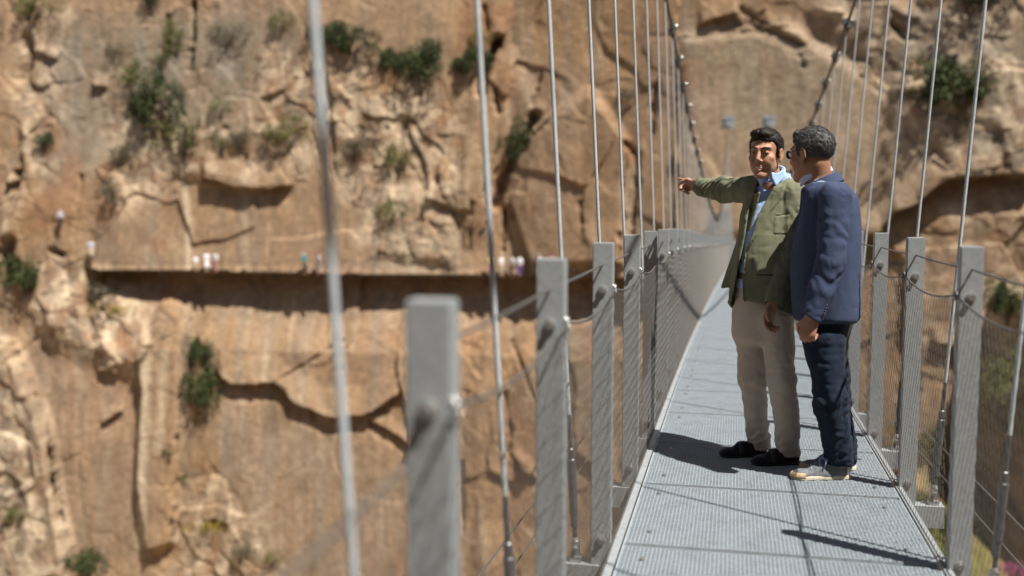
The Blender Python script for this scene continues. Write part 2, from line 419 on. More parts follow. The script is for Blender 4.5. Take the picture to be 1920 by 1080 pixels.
# gorge floor
mb = MB(); gx, gy = np.meshgrid(np.linspace(-900, 900, 61), np.linspace(-900, 900, 61))
Vg = np.stack([gx, gy, -44 + 1.2 * fbm(gx / 30, gy / 30, 4, 3)], -1).reshape(-1, 3)
ig = np.arange(61 * 61).reshape(61, 61)
gm = np_mesh('ground', Vg, np.stack([ig[:-1, :-1], ig[:-1, 1:], ig[1:, 1:], ig[1:, :-1]], -1).reshape(-1, 4))
t = NT('gorge_floor'); n_ = t.noise(.15, 6, .6); t.color(t.ramp(n_, [(.35, (.10, .11, .05)), (.5, (.30, .22, .14)), (.7, (.42, .33, .22))])); t.set(Roughness=1.0)
tag(link('ground', gm, t.m), 'dry stony floor of the gorge far below', 'ground', kind='structure')

# the near wall of the gorge, unseen behind the viewer, added to cut the sky fill
bu, bz = np.meshgrid(np.linspace(-75, 75, 151), np.linspace(-46, 34, 81))
bw = -11 + 2.5 * fbm(bu / 12, bz / 16, 7, 4) + facets(bu / 4, bz / 6, 23, 1.5, 1.2)[0] * 1.2 - .10 * np.abs(bz)
bx, by = uw(bu, bw); ib = np.arange(81 * 151).reshape(81, 151)
bme = np_mesh('cliff', np.stack([bx, by, bz], -1).reshape(-1, 3), np.stack([ib[:-1, :-1], ib[1:, :-1], ib[1:, 1:], ib[:-1, 1:]], -1).reshape(-1, 4))
bc = bme.color_attributes.new('stone', 'FLOAT_COLOR', 'POINT')
bc.data.foreach_set('color', np.concatenate([np.broadcast_to(np.array((.36, .27, .19)) * (1 + .25 * fbm(bu / 5, bz / 8, 61, 4))[..., None], (81, 151, 3)).reshape(-1, 3), np.ones((81 * 151, 1))], 1).astype(np.float32).ravel())
tag(link('cliff', bme, M['stone']), 'rough unseen gorge wall on the near side, added to cut sky light', 'cliff', kind='structure')

# ------------------------------------------------------------------ the footbridge
def droop(y):
    t = np.clip(np.asarray(y, float) - 1.71, 0, None)
    return np.where(t < 10.3, -.0023 * t * t, -.0023 * 10.3 ** 2 - .0474 * (t - 10.3))
def bend(y): return .80 * np.clip((np.asarray(y, float) - 11) / 57, 0, None) ** 2
def bend_cable(y): return .38 * np.clip((np.asarray(y, float) - 26) / 42, 0, None) ** 2
Y_END, S_POST, Y_P0 = 68.5, 1.2, 1.696 - 1.2 * 3
E_L, E_R, P_L, P_R, H_POST = -.426, .814, -.512, .874, 1.257
bridge = empty('footbridge', (0, 0, 0))
tag(bridge, 'narrow grey suspension footbridge with steel grating deck leading away to the cliff', 'bridge')
# one grating panel
PL = .955; gw = E_R - E_L - .012
g = MB()
ys = np.linspace(-PL / 2 + .026, PL / 2 - .026, 44)
for y in ys: g.box((0, y, -.015), (gw, .0045, .030))
xs = np.linspace(-gw / 2 + .004, gw / 2 - .004, 74)
for i, x in enumerate(xs): g.box((x, 0, -.0075), (.0032, PL - .048, .010))
for s in (-1, 1):
    g.box((s * (gw / 2 + .002), 0, -.0165), (.005, PL - .004, .035))
gm = g.mesh('deck_panel'); gm.materials.append(M['grate'])
cm = MB(); cm.tube([(0, 0, -.002), (0, 0, .007)], .011, 6); cm = cm.mesh('panel_clip'); cm.materials.append(M['bright'])
y = 4.13 - PL * 6 + PL / 2
while y < Y_END:
    sl_ = (droop(y + .4) - droop(y - .4)) / .8
    o = bpy.data.objects.new('deck_panel', gm); COL.objects.link(o); o.parent = bridge
    o.location = ((E_L + E_R) / 2 + bend(y), y, float(droop(y))); o.rotation_euler = (math.atan(sl_), 0, 0)
    if 2 < y < 14:
        for sx in (-1, 1):
            for sy in (-.3, .3):
                c = bpy.data.objects.new('panel_clip', cm); COL.objects.link(c); c.parent = o; c.location = (sx * (gw / 2 - .09), sy, .001)
    y += PL
YS = np.concatenate([np.arange(-3.5, 22, .6), np.arange(22, Y_END + .1, 1.2)])
def strip(profile, mat, name, parent):                   # a steel section swept along the bridge
    P = np.array(profile); n = len(P)
    V = np.concatenate([np.stack([P[:, 0] + bend(y_), np.full(n, y_), P[:, 1] + droop(y_)], 1) for y_ in YS]); m = len(YS)
    F = [(i * n + j, i * n + (j + 1) % n, (i + 1) * n + (j + 1) % n, (i + 1) * n + j) for i in range(m - 1) for j in range(n)]
    k = MB(); k.add(V, F + [tuple(range(n))[::-1], tuple((m - 1) * n + j for j in range(n))]); return k.build(name, mat, parent)
for e, s in ((E_L, -1), (E_R, 1)):
    a, b, c = e + s * .004, e + s * .034, e + s * .012
    strip([(a, .012), (b, .012), (b, -.15), (a, -.15), (a, -.14), (e + s * .026, -.14), (e + s * .026, .004), (a, .004)][::(1 if s > 0 else -1)], M['galv'], 'edge_beam', bridge)
post_y = [Y_P0 + S_POST * i for i in range(int((Y_END - Y_P0) / S_POST))]
# crossbeams with outrigger ends
xb = MB(); xl, xr_ = P_L - .155, P_R + .175
xb.box(((xl + xr_) / 2, 0, -.075 - .003), (xr_ - xl, .09, .006)); xb.box(((xl + xr_) / 2, .042, -.1325), (xr_ - xl, .006, .103)); xb.box(((xl + xr_) / 2, -.042, -.1325), (xr_ - xl, .006, .103))
for x_ in (xl + .003, xr_ - .003): xb.box((x_, 0, -.1325), (.006, .077, .1025))
xm = xb.mesh('crossbeam'); xm.materials.append(M['galv'])
for y in post_y:
    o = bpy.data.objects.new('crossbeam', xm); COL.objects.link(o); o.parent = bridge; o.location = (float(bend(y)), y, float(droop(y)))
# wind cables under the deck
for s, lat in ((-1, 1.45), (1, 1.55)):
    for k, dz in ((0, 0), (1, .22)):
        q = [((.19 + s * (lat - .012 * y_)) + bend(y_), y_, -.40 - dz - .006 * y_ + droop(y_)) for y_ in np.arange(-3.5, 66, 2.0)]
        m_ = MB(); m_.tube(q, .006, 6); m_.build('wind_cable', M['rope'], bridge)
# concrete landing at the far end
mb = MB(); mb.box((.19 + .80, Y_END + 2.2, -4.2), (3.2, 5.0, 2.4)); 
t = NT('landing_concrete'); n_ = t.noise(1.2, 6, .65); t.color(t.ramp(n_, [(.3, (.36, .29, .24)), (.7, (.50, .42, .36))])); t.set(Roughness=.9); t.bump(t.noise(14, 5), .3, .03)
lo = mb.build('landing_block', t.m, None, bevel=.06); tag(lo, 'pale concrete landing block where the footbridge meets the cliff', 'landing')

# ---- railings
PW, PT = .082, .060
pm = MB(); pm.box((0, 0, (H_POST - .075) / 2), (PW, PT, H_POST + .075)); 
pme = pm.mesh('post')
bm = bmesh.new(); bm.from_mesh(pme); bmesh.ops.bevel(bm, geom=bm.edges[:], offset=.003, segments=2, affect='EDGES'); bm.to_mesh(pme); bm.free(); pme.materials.append(M['galv'])
bo = MB(); bo.tube([(0, .004, 0), (0, -.007, 0), (0, -.0072, 0), (0, -.018, 0)], [.018, .018, .0115, .0115], 10)
bom = bo.mesh('bolt'); bom.materials.append(M['bright'])
RT = H_POST - .085                                       # top rope, through the posts
for side, px_, word in ((-1, P_L, 'left hand side of the bridge'), (1, P_R, 'right hand side of the bridge')):
    r = empty('railing', (px_, post_y[0], 0)); tag(r, 'steel post and wire mesh railing along the ' + word, 'railing', 'railings along the footbridge')
    inv = Matrix.Translation((-px_, -post_y[0], 0))
    def loc(pts): return np.asarray(pts, float) - np.array((px_, post_y[0], 0))
    mx = px_ - side * (PW / 2 + .006)                    # plane of the mesh
    rg = MB()
    for i, y in enumerate(post_y):
        o = bpy.data.objects.new('post', pme); COL.objects.link(o); o.parent = r
        o.location = (float(bend(y)), y - post_y[0], float(droop(y)))
        if y < 20:
            for bz_ in (H_POST - .19, .03):
                b_ = bpy.data.objects.new('bolt', bom); COL.objects.link(b_); b_.parent = o; b_.location = (0, -PT / 2, bz_)
        c = np.array((mx - side * .004 + bend(y), y - .02, H_POST - .185 + droop(y)))
        if y < 30:
            ring = MB(); a = np.linspace(0, 2 * np.pi, 13)
            ring.tube(loc(np.stack([np.full(13, c[0]), c[1] + .016 * np.cos(a), c[2] + .016 * np.sin(a)], 1)), .0045, 6, False)
            ring.tube(loc([c + (0, .0, .012), c + (side * .02, .0, .014)]), .006, 6)
            ring.build('ring', M['bright'] if side < 0 else M['rope'], r, True)
    tr = MB(); sw = MB(); br = MB()
    T = []; B = []; A = []
    for a, b in zip(post_y[:-1], post_y[1:]):
        for q in np.linspace(0, 1, 7)[:-1]:
            yy = a + q * (b - a); dz = float(droop(yy))
            T.append((px_ + bend(yy), yy, RT + dz - .006 * 4 * q * (1 - q))); B.append((mx + bend(yy), yy, H_POST - .185 + dz - .042 * 4 * q * (1 - q))); A.append((mx + bend(yy), yy, .012 + dz))
    tr.tube(loc(T[18:]), .0042, 6); tr.build('handrail_rope', M['rope'], r, True)
    sw.tube(loc(B), .0042, 6); sw.tube(loc(A), .0045, 6); sw.build('border_rope', M['rope'], r, True)
    # diamond mesh
    DY, DZ = .056, .100
    Vm = []; Fm = []; rw = .00095; nb = 0
    y0, y1 = post_y[0], 46.0
    hz = H_POST - .20
    for sgn in (-1, 1):
        c0 = np.arange(y0, y1, DY)
        run = hz * DY / DZ
        for y in c0:
            ya, yb = (y, y + sgn * run)
            sag = .042 * 4 * ((yb - y0) / S_POST % 1) * (1 - (yb - y0) / S_POST % 1)
            pa = np.array((mx + bend(ya), ya, .012 + droop(ya))); pb = np.array((mx + bend(yb), yb, hz + .015 - sag + droop(yb)))
            o1 = np.array((0, 1, -sgn * DY / DZ)); o1 /= np.linalg.norm(o1); o2 = np.array((1.0, 0, 0))
            for p_ in (pa, pb):
                for ang in (0, 2.094, 4.189): Vm.append(p_ + rw * (math.cos(ang) * o1 + math.sin(ang) * o2) + o2 * sgn * .0007)
            for j in range(3): Fm.append((nb + j, nb + (j + 1) % 3, nb + 3 + (j + 1) % 3, nb + 3 + j))
            nb += 6
    link('wire_mesh', np_mesh('wire_mesh', loc(np.array(Vm)), Fm), M['mesh'], r)

# ---- suspension cables
CW = np.array([-9, 0, 4, 11.5, 13.8, 16.1, 19.5, 25, 31, 38, 45, 53, 61, 68.5])
CZ = np.array([6.2, 4.35, 3.50, 2.03, 1.60, 1.20, .68, -.05, -.66, -.93, -.45, .75, 2.7, 5.0]) + EYE
CC = np.array([1.12, .97, .89, .767, .75, .735, .697, .66, .62, .60, .62, .68, .80, .95])
RR = np.array([1.45, 1.34, 1.30, 1.235, 1.21, 1.195, 1.16, 1.12, 1.06, 1.02, 1.08, 1.2, 1.45, 1.75])
def spl(x, xs, ys):                                      # smooth interpolation
    m = np.gradient(ys, xs); i = np.clip(np.searchsorted(xs, x) - 1, 0, len(xs) - 2); h = xs[i + 1] - xs[i]; q = (x - xs[i]) / h
    return (2 * q ** 3 - 3 * q * q + 1) * ys[i] + (q ** 3 - 2 * q * q + q) * h * m[i] + (-2 * q ** 3 + 3 * q * q) * ys[i + 1] + (q ** 3 - q * q) * h * m[i + 1]
def cable_pt(y, side):
    w = y / 1.047
    lat = -spl(w, CW, CC) if side < 0 else spl(w, CW, RR)
    return np.array((lat + bend_cable(y), y, spl(w, CW, CZ)))
fk = MB(); fk.box((0, 0, .012), (.05, .05, .02)); fk.box((0, 0, .05), (.028, .034, .07)); fk.tube([(-.032, 0, .055), (.032, 0, .055)], .011, 8); fk.ball((0, 0, .088), (.016, .016, .016), 8)
fkm = fk.mesh('fork'); fkm.materials.append(M['bright'])
tb = MB(); tb.tube([(0, 0, .10), (0, 0, .14), (0, 0, .145), (0, 0, .20), (0, 0, .205), (0, 0, .43), (0, 0, .435), (0, 0, .475), (0, 0, .48), (0, 0, .62)], [.010, .010, .016, .016, .0185, .0185, .015, .015, .0105, .0088], 10)
tbm = tb.mesh('turnbuckle'); tbm.materials.append(M['turnb'])
cl = MB(); cl.box((0, 0, 0), (.075, .095, .110)); cl.tube([(-.052, 0, .012), (.052, 0, .012)], .014, 8); cl.tube([(0, 0, -.03), (0, 0, -.085)], .013, 8)
clm = cl.mesh('clamp'); clm.materials.append(M['turnb'])
cb = MB(); cb.ball((.050, -.025, .04), (.013, .013, .013), 8); cbm = cb.mesh('clamp_bolt'); cbm.materials.append(M['bright'])
hy = [y for y in post_y]
for side, word in ((-1, 'left'), (1, 'right')):
    P = np.array([cable_pt(y, side) for y in np.arange(-8.5, 71.6, .6)])
    root = empty('suspension_cable', P[0]); org = P[0]
    tag(root, 'dark %s main cable with clamps and grey hanger rods' % ('left hand' if side < 0 else 'right hand'), 'cable', 'main cables of the footbridge')
    m_ = MB(); m_.tube(P - org, .017, 8); m_.build('main_rope', M['darkrope'], root, True)
    for y in hy:
        top = cable_pt(y, side); fx = (P_L - .105) if side < 0 else (P_R + .125)
        foot = np.array((fx + bend(y), y, -.075 + droop(y)))
        d = top - foot; L = np.linalg.norm(d)
        if L < .6: continue
        h = MB(); u_ = d / L
        h.tube([foot + u_ * min(.5, L * .4), top], .0084, 10, False); ho = h.build('hanger_rod', M['rod'], None, True)
        ho.data.transform(Matrix.Translation(tuple(-foot)))
        ho.parent = root; ho.location = foot - org
        rot = Vector(d).to_track_quat('Z', 'Y').to_euler()
        f_ = bpy.data.objects.new('fork', fkm); COL.objects.link(f_); f_.parent = ho; f_.rotation_euler = rot
        if L > 1.0:
            t_ = bpy.data.objects.new('turnbuckle', tbm); COL.objects.link(t_); t_.parent = ho; t_.rotation_euler = rot
        c_ = bpy.data.objects.new('clamp', clm); COL.objects.link(c_); c_.parent = root; c_.location = top - org
        tn = Vector(cable_pt(y + .2, side) - cable_pt(y - .2, side)); c_.rotation_euler = tn.to_track_quat('Y', 'Z').to_euler()
        k_ = bpy.data.objects.new('clamp_bolt', cbm); COL.objects.link(k_); k_.parent = c_
    # anchor plate on the wall
    e = cable_pt(71.0, side)
    ap = MB(); ap.box((0, 0, 0), (.85, .5, .85)); ap.box((0, -.35, -.1), (.36, .3, .42)); ap.tube([(-.3, -.3, .3), (.3, -.3, .3)], .05, 8)
    a_ = ap.build('cable_anchor', M['galv'], None, bevel=.03); a_.location = e
    tag(a_, 'square grey steel cable anchor plate on the cliff, the %s one of two' % ('left' if side < 0 else 'right'), 'anchor', 'cable anchors on the cliff')

# ------------------------------------------------------------------ shrubs, grass, hikers and the path rail on the wall
def mat_leaf(name, lo, hi):
    t = NT(name); n_ = t.noise(3.5, 3); oi = t.n('ShaderNodeNewGeometry')
    a = t.ramp(n_, [(.3, lo), (.7, hi)]); r = t.ramp(oi.outputs['Random Per Island'], [(0, (.6, .6, .6)), (1, (1.35, 1.35, 1.25))])
    t.color(t.mix(1.0, a, r, 'MULTIPLY')); t.set(Roughness=.75); t.b.inputs['Specular IOR Level'].default_value = .2; return t.m
LEAF = {'green': mat_leaf('juniper_leaf', (.030, .046, .018), (.078, .098, .036)), 'olive': mat_leaf('olive_leaf', (.085, .095, .030), (.16, .16, .055)),
        'grey': mat_leaf('grey_brush', (.12, .105, .075), (.20, .17, .12)), 'yellow': mat_leaf('yellow_bloom', (.22, .17, .03), (.34, .25, .05)), 'pink': mat_leaf('pink_bloom', (.20, .05, .11), (.42, .09, .22))}
M['bark'] = mat_plain('shrub_bark', (.13, .095, .065), .9, 0, .3, 12)
def foliage_mesh(seed, n=1500, leaf=.085, lobes=9, squash=1.0):
    r = np.random.default_rng(seed); c = r.normal(0, .42, (lobes, 3)) * A3_(1.1, .8, .75 * squash); c[:, 2] = np.abs(c[:, 2]) * .9 - .15; rad = r.uniform(.22, .46, lobes)
    k = r.integers(0, lobes, n); d = r.normal(0, 1, (n, 3)); d /= np.linalg.norm(d, axis=1)[:, None]
    P = c[k] + d * (rad[k] * r.uniform(.35, 1.08, n) ** .6)[:, None]
    t1 = r.normal(0, 1, (n, 3)) + d * .8; t1 /= np.linalg.norm(t1, axis=1)[:, None]; t2 = np.cross(t1, r.normal(0, 1, (n, 3))); t2 /= np.linalg.norm(t2, axis=1)[:, None]
    s = leaf * r.uniform(.6, 1.4, n)[:, None]
    V = np.stack([P - t2 * s * .35, P + t1 * s * .9 - t2 * s * .25, P + t1 * s * 1.5, P + t1 * s * .8 + t2 * s * .35], 1).reshape(-1, 3)
    V[:, 2] += .62
    return np_mesh('foliage', V, np.arange(4 * n).reshape(n, 4))
def A3_(*c): return np.array(c, float)
def stem_mesh(seed):
    r = np.random.default_rng(seed); m = MB()
    for i in range(6):
        e = r.normal(0, .35, 3); e[2] = r.uniform(.35, .9); m.tube([(0, .1, -.15), e * .45 + A3_(0, 0, .05), e], [.05, .03, .012], 5)
    return m.mesh('stem')
PROTO = {}
for kind, sq in (('green', 1.0), ('olive', .8), ('grey', .8), ('yellow', .6), ('pink', .8)):
    for v in range(3):
        f_ = foliage_mesh(100 + v * 7 + len(kind), 2200 if kind == 'green' else 1100, .085 if kind == 'green' else .075, 9, sq); f_.materials.append(LEAF[kind])
        s_ = stem_mesh(200 + v); s_.materials.append(M['bark']); PROTO[kind, v] = (f_, s_)
SHRUBS = [  # x, y of the crown, width, height, kind, label
    (622, 76, 52, 40, 'green', 'small dark green shrub at the upper end of the diagonal ledge'), (660, 92, 62, 44, 'green', 'dark green spreading bush second along the diagonal ledge'),
    (742, 118, 44, 40, 'green', 'dark green bush just left of the largest bush on the ledge'), (786, 142, 84, 72, 'green', 'largest rounded dark green bush on the diagonal ledge'),
    (882, 128, 44, 44, 'green', 'green bush growing beneath the dark hole beside a hanger rod'), (425, 70, 56, 38, 'grey', 'grey brown bush under the upper left cliff top'),
    (247, 155, 40, 52, 'olive', 'olive bush in the cleft of the grey upper left rock'), (288, 212, 58, 84, 'green', 'tall dark green bush, upper of the pair left of centre'),
    (342, 258, 86, 74, 'olive', 'wide olive green bush below the tall dark bush'), (226, 290, 48, 40, 'grey', 'grey olive shrub left of the wide olive bush'),
    (412, 208, 40, 32, 'olive', 'small olive shrub on the tan face right of the tall bush'), (415, 270, 44, 34, 'olive', 'small olive shrub at the foot of the pale ledge'),
    (448, 262, 44, 36, 'grey', 'pale grey shrub next to a small olive shrub'), (540, 255, 56, 52, 'olive', 'olive bush just left of the nearest hanger rod'),
    (48, 522, 74, 66, 'green', 'dark green bush at the left edge below the climbers'), (160, 555, 76, 46, 'grey', 'brown dry bush on the pale rubble under the path end'),
    (205, 582, 44, 26, 'yellow', 'yellow flowering bush on the pale rubble'), (382, 662, 36, 48, 'green', 'green bush on the lower wall, upper of two'),
    (387, 750, 46, 76, 'green', 'taller dark green bush on the lower wall, under another'), (730, 400, 42, 36, 'olive', 'olive shrub above the white arched rock'),
    (748, 298, 40, 52, 'olive', 'yellow green shrub in the middle of the pale rubble slope'), (662, 280, 66, 40, 'grey', 'dry brown brush on the middle rubble slope'),
    (966, 288, 46, 70, 'green', 'green bush inside the dark diagonal cleft'), (1800, 168, 96, 92, 'green', 'big round dark bush on the right between two hanger rods'),
    (1832, 4, 110, 50, 'green', 'dark bush at the top right corner of the cliff'), (896, 78, 30, 30, 'olive', 'small olive tuft beside the second hanger rod near the top'),
    (1886, 570, 40, 70, 'green', 'narrow green bush hanging on the right hand rock'), (166, 1066, 64, 44, 'green', 'dark green bush at the bottom left edge'),
    (510, 1048, 30, 26, 'olive', 'small olive tuft on the bottom rubble'), (36, 966, 34, 32, 'olive', 'olive tuft on the grey rock at the lower left edge'),
    (452, 1036, 44, 30, 'grey', 'grey brown brush near the bottom rubble'), (62, 22, 70, 40, 'olive', 'olive bush between boulders at the top left corner'),
    (332, 78, 26, 80, 'olive', 'narrow dark bush filling the vertical cleft'), (304, 118, 34, 26, 'olive', 'low olive tuft at the foot of the vertical cleft'),
    (212, 366, 32, 44, 'grey', 'grey shrub at the left end of the smooth wall'), (318, 848, 26, 14, 'olive', 'tiny dry tuft on the pale rib'), (342, 900, 24, 14, 'olive', 'tiny dry tuft below another on the pale rib'),
    (380, 985, 40, 24, 'yellow', 'yellowish tuft on the bottom rubble'), (1176, 180, 26, 26, 'grey', 'small grey brush on the face among far hanger rods'), (288, 4, 24, 30, 'green', 'narrow green tuft cut by the top edge above the grey cleft'),
    (524, 48, 32, 36, 'olive', 'olive tuft at the upper edge left of the nearest hanger rod'), (214, 98, 26, 24, 'grey', 'dark grey tuft on the smooth grey rock'), (90, 268, 22, 22, 'green', 'little green tuft on the pale left wall'),
    (1690, 860, 90, 50, 'olive', 'yellow green bush on the slope beyond the right railing'), (1760, 960, 110, 60, 'olive', 'low yellow green bush beneath the right railing, nearest the deck'),
    (1908, 1072, 60, 36, 'pink', 'pink flowering bush at the bottom right corner'), (1866, 720, 90, 110, 'olive', 'large olive bush on the shaded right hand crag')]
for i, (px, py, wd, ht, kind, lab) in enumerate(SHRUBS):
    p, w = surf(px, py, 0.25); k = w / FOC
    f_, s_ = PROTO[kind, i % 3]
    e = empty('shrub', (p[0], p[1], p[2] - ht * k * .52), random.uniform(-.5, .5)); g_ = 1.32; e.scale = (g_ * wd * k / 1.75, g_ * (wd + ht) / 2 * k / 2.0, g_ * ht * k / 1.28)
    tag(e, lab, 'shrub', 'shrubs on the cliff')
    for nm, dm in (('foliage', f_), ('stem', s_)):
        o = bpy.data.objects.new(nm, dm); COL.objects.link(o); o.parent = e
# grass on the slope at the right
r = np.random.default_rng(5); gv = []
for _ in range(1500):
    px = r.uniform(1600, 1800); py = r.uniform(800, 1120)
    if py < 1960 - .66 * px - 40 and px < 1640: continue
    p, w = surf(px, py, .05)
    if fbm(np.array([p[0] / 1.2]), np.array([p[2] / 1.2]), 33, 3)[0] < -.12: continue
    for b in range(7):
        a = r.uniform(0, 6.28); h = r.uniform(.15, .42); q = p + r.normal(0, .16, 3) * (1, 1, .4); t_ = np.array((math.cos(a), math.sin(a), 0)); l = r.normal(0, .5, 2) * h
        gv += [q - t_ * .02, q + t_ * .02, q + (l[0] * .4, l[1] * .4, h * .6) + t_ * .012, q + (l[0], l[1], h)]
gv = np.array(gv); M['grass'] = mat_leaf('grass_blade', (.10, .15, .02), (.24, .27, .06))
tag(link('grass', np_mesh('grass', gv, np.arange(len(gv)).reshape(-1, 4)), M['grass']), 'sunlit yellow green grass on the slope under the right side of the bridge', 'grass', kind='stuff')
# rail along the cut path
path_y = lambda x: np.interp(x, [90, 175, 420, 700, 1000, 1250], [470, 505, 510, 516, 520, 525])
pr_ = None; tops = []; mids = []
for x in np.arange(196, 1240, 22.0):
    p, w = surf(x, path_y(x) - 3, .12)
    if pr_ is None:
        pr_ = empty('walkway_rail', p); o0 = p.copy(); tag(pr_, 'thin dark post and wire rail along the path cut across the cliff', 'railing')
    m = MB(); m.tube([(0, 0, -.3), (0, 0, 1.0)], .022, 6); o = m.build('rail_post', M['rope'], pr_); o.location = p - o0
    tops.append(p - o0 + (0, 0, .98)); mids.append(p - o0 + (0, 0, .5))
for q in (tops, mids): m = MB(); m.tube(q, .008, 5); m.build('rail_wire', M['rope'], pr_)


# ------------------------------------------------------------------ figures: distance fields turned into meshes
def vn3(p, f, k=0):
    q = p * f; i = np.floor(q).astype(np.int64); t = q - i; t = t * t * (3 - 2 * t); s = 0
    for a in (0, 1):
        for b in (0, 1):
            for c in (0, 1):
                w = (t[:, 0] if a else 1 - t[:, 0]) * (t[:, 1] if b else 1 - t[:, 1]) * (t[:, 2] if c else 1 - t[:, 2])
                s = s + w * RNDV[(PERM[(PERM[(PERM[(i[:, 0] + a + k) & 511] + i[:, 1] + b) & 511] + i[:, 2] + c) & 511])]
    return s * 2 - 1
def crease(p, f, k, st=(1, 1, .5)):
    return np.abs(vn3(p * A3(*st) + .02 * vn3(p, 12, k + 1)[:, None], f, k)) - .3
def smin(a, b, k):
    h = np.clip(.5 + .5 * (b - a) / k, 0, 1); return b * (1 - h) + a * h - k * h * (1 - h)
def smax(a, b, k): return -smin(-a, -b, k)
def A3(*c): return np.array(c, float)
def unit(v): v = np.asarray(v, float); return v / np.linalg.norm(v)
def cap(p, a, b, ra, rb=None):
    rb = ra if rb is None else rb; ab = b - a; t = np.clip(((p - a) @ ab) / (ab @ ab + 1e-12), 0, 1)
    return np.linalg.norm(p - a - t[:, None] * ab, axis=1) - (ra + t * (rb - ra))
def chain(p, pts, rad, k=.0):
    d = None
    for i in range(len(pts) - 1):
        e = cap(p, np.asarray(pts[i], float), np.asarray(pts[i + 1], float), rad[i], rad[i + 1])
        d = e if d is None else (smin(d, e, k) if k else np.minimum(d, e))
    return d
def flat(p, a, b, ra, rb, n, k):                         # tapered limb flattened along n by k
    q = p - a; n = unit(n); ab = b - a; t = np.clip((q @ ab) / (ab @ ab), 0, 1); q = q - t[:, None] * ab
    qn = q @ n; qp = np.sqrt(np.maximum((q * q).sum(1) - qn * qn, 0)); r = ra + t * (rb - ra)
    return (np.sqrt((qn / k) ** 2 + qp ** 2) - r) * min(1.0, k + .15)
def ell(p, c, r, R=None):
    q = p - c
    if R is not None: q = q @ R
    r = np.asarray(r, float); k0 = np.linalg.norm(q / r, axis=1); k1 = np.linalg.norm(q / (r * r), axis=1) + 1e-9
    return k0 * (k0 - 1) / k1
def tri(p, a, b, c, r):
    ba, pa, cb, pb, ac, pc = b - a, p - a, c - b, p - b, a - c, p - c
    n = np.cross(ba, ac); dot = lambda x, y: (x * y).sum(-1)
    o = np.sign(pa @ np.cross(ba, n)) + np.sign(pb @ np.cross(cb, n)) + np.sign(pc @ np.cross(ac, n))
    e = lambda e_, q: ((q - np.clip((q @ e_) / (e_ @ e_), 0, 1)[:, None] * e_) ** 2).sum(1)
    d = np.where(o < 2, np.minimum(np.minimum(e(ba, pa), e(cb, pb)), e(ac, pc)), (pa @ n) ** 2 / (n @ n))
    return np.sqrt(d) - r
def quad(p, a, b, c, d, r): return np.minimum(tri(p, a, b, c, r), tri(p, a, c, d, r))
def fine_axis(lo, hi, h, spans=(), hf=None):
    out = [lo]
    while out[-1] < hi:
        x = out[-1]; out.append(x + (hf if any(s0 <= x <= s1 for s0, s1 in spans) else h))
    return np.array(out)
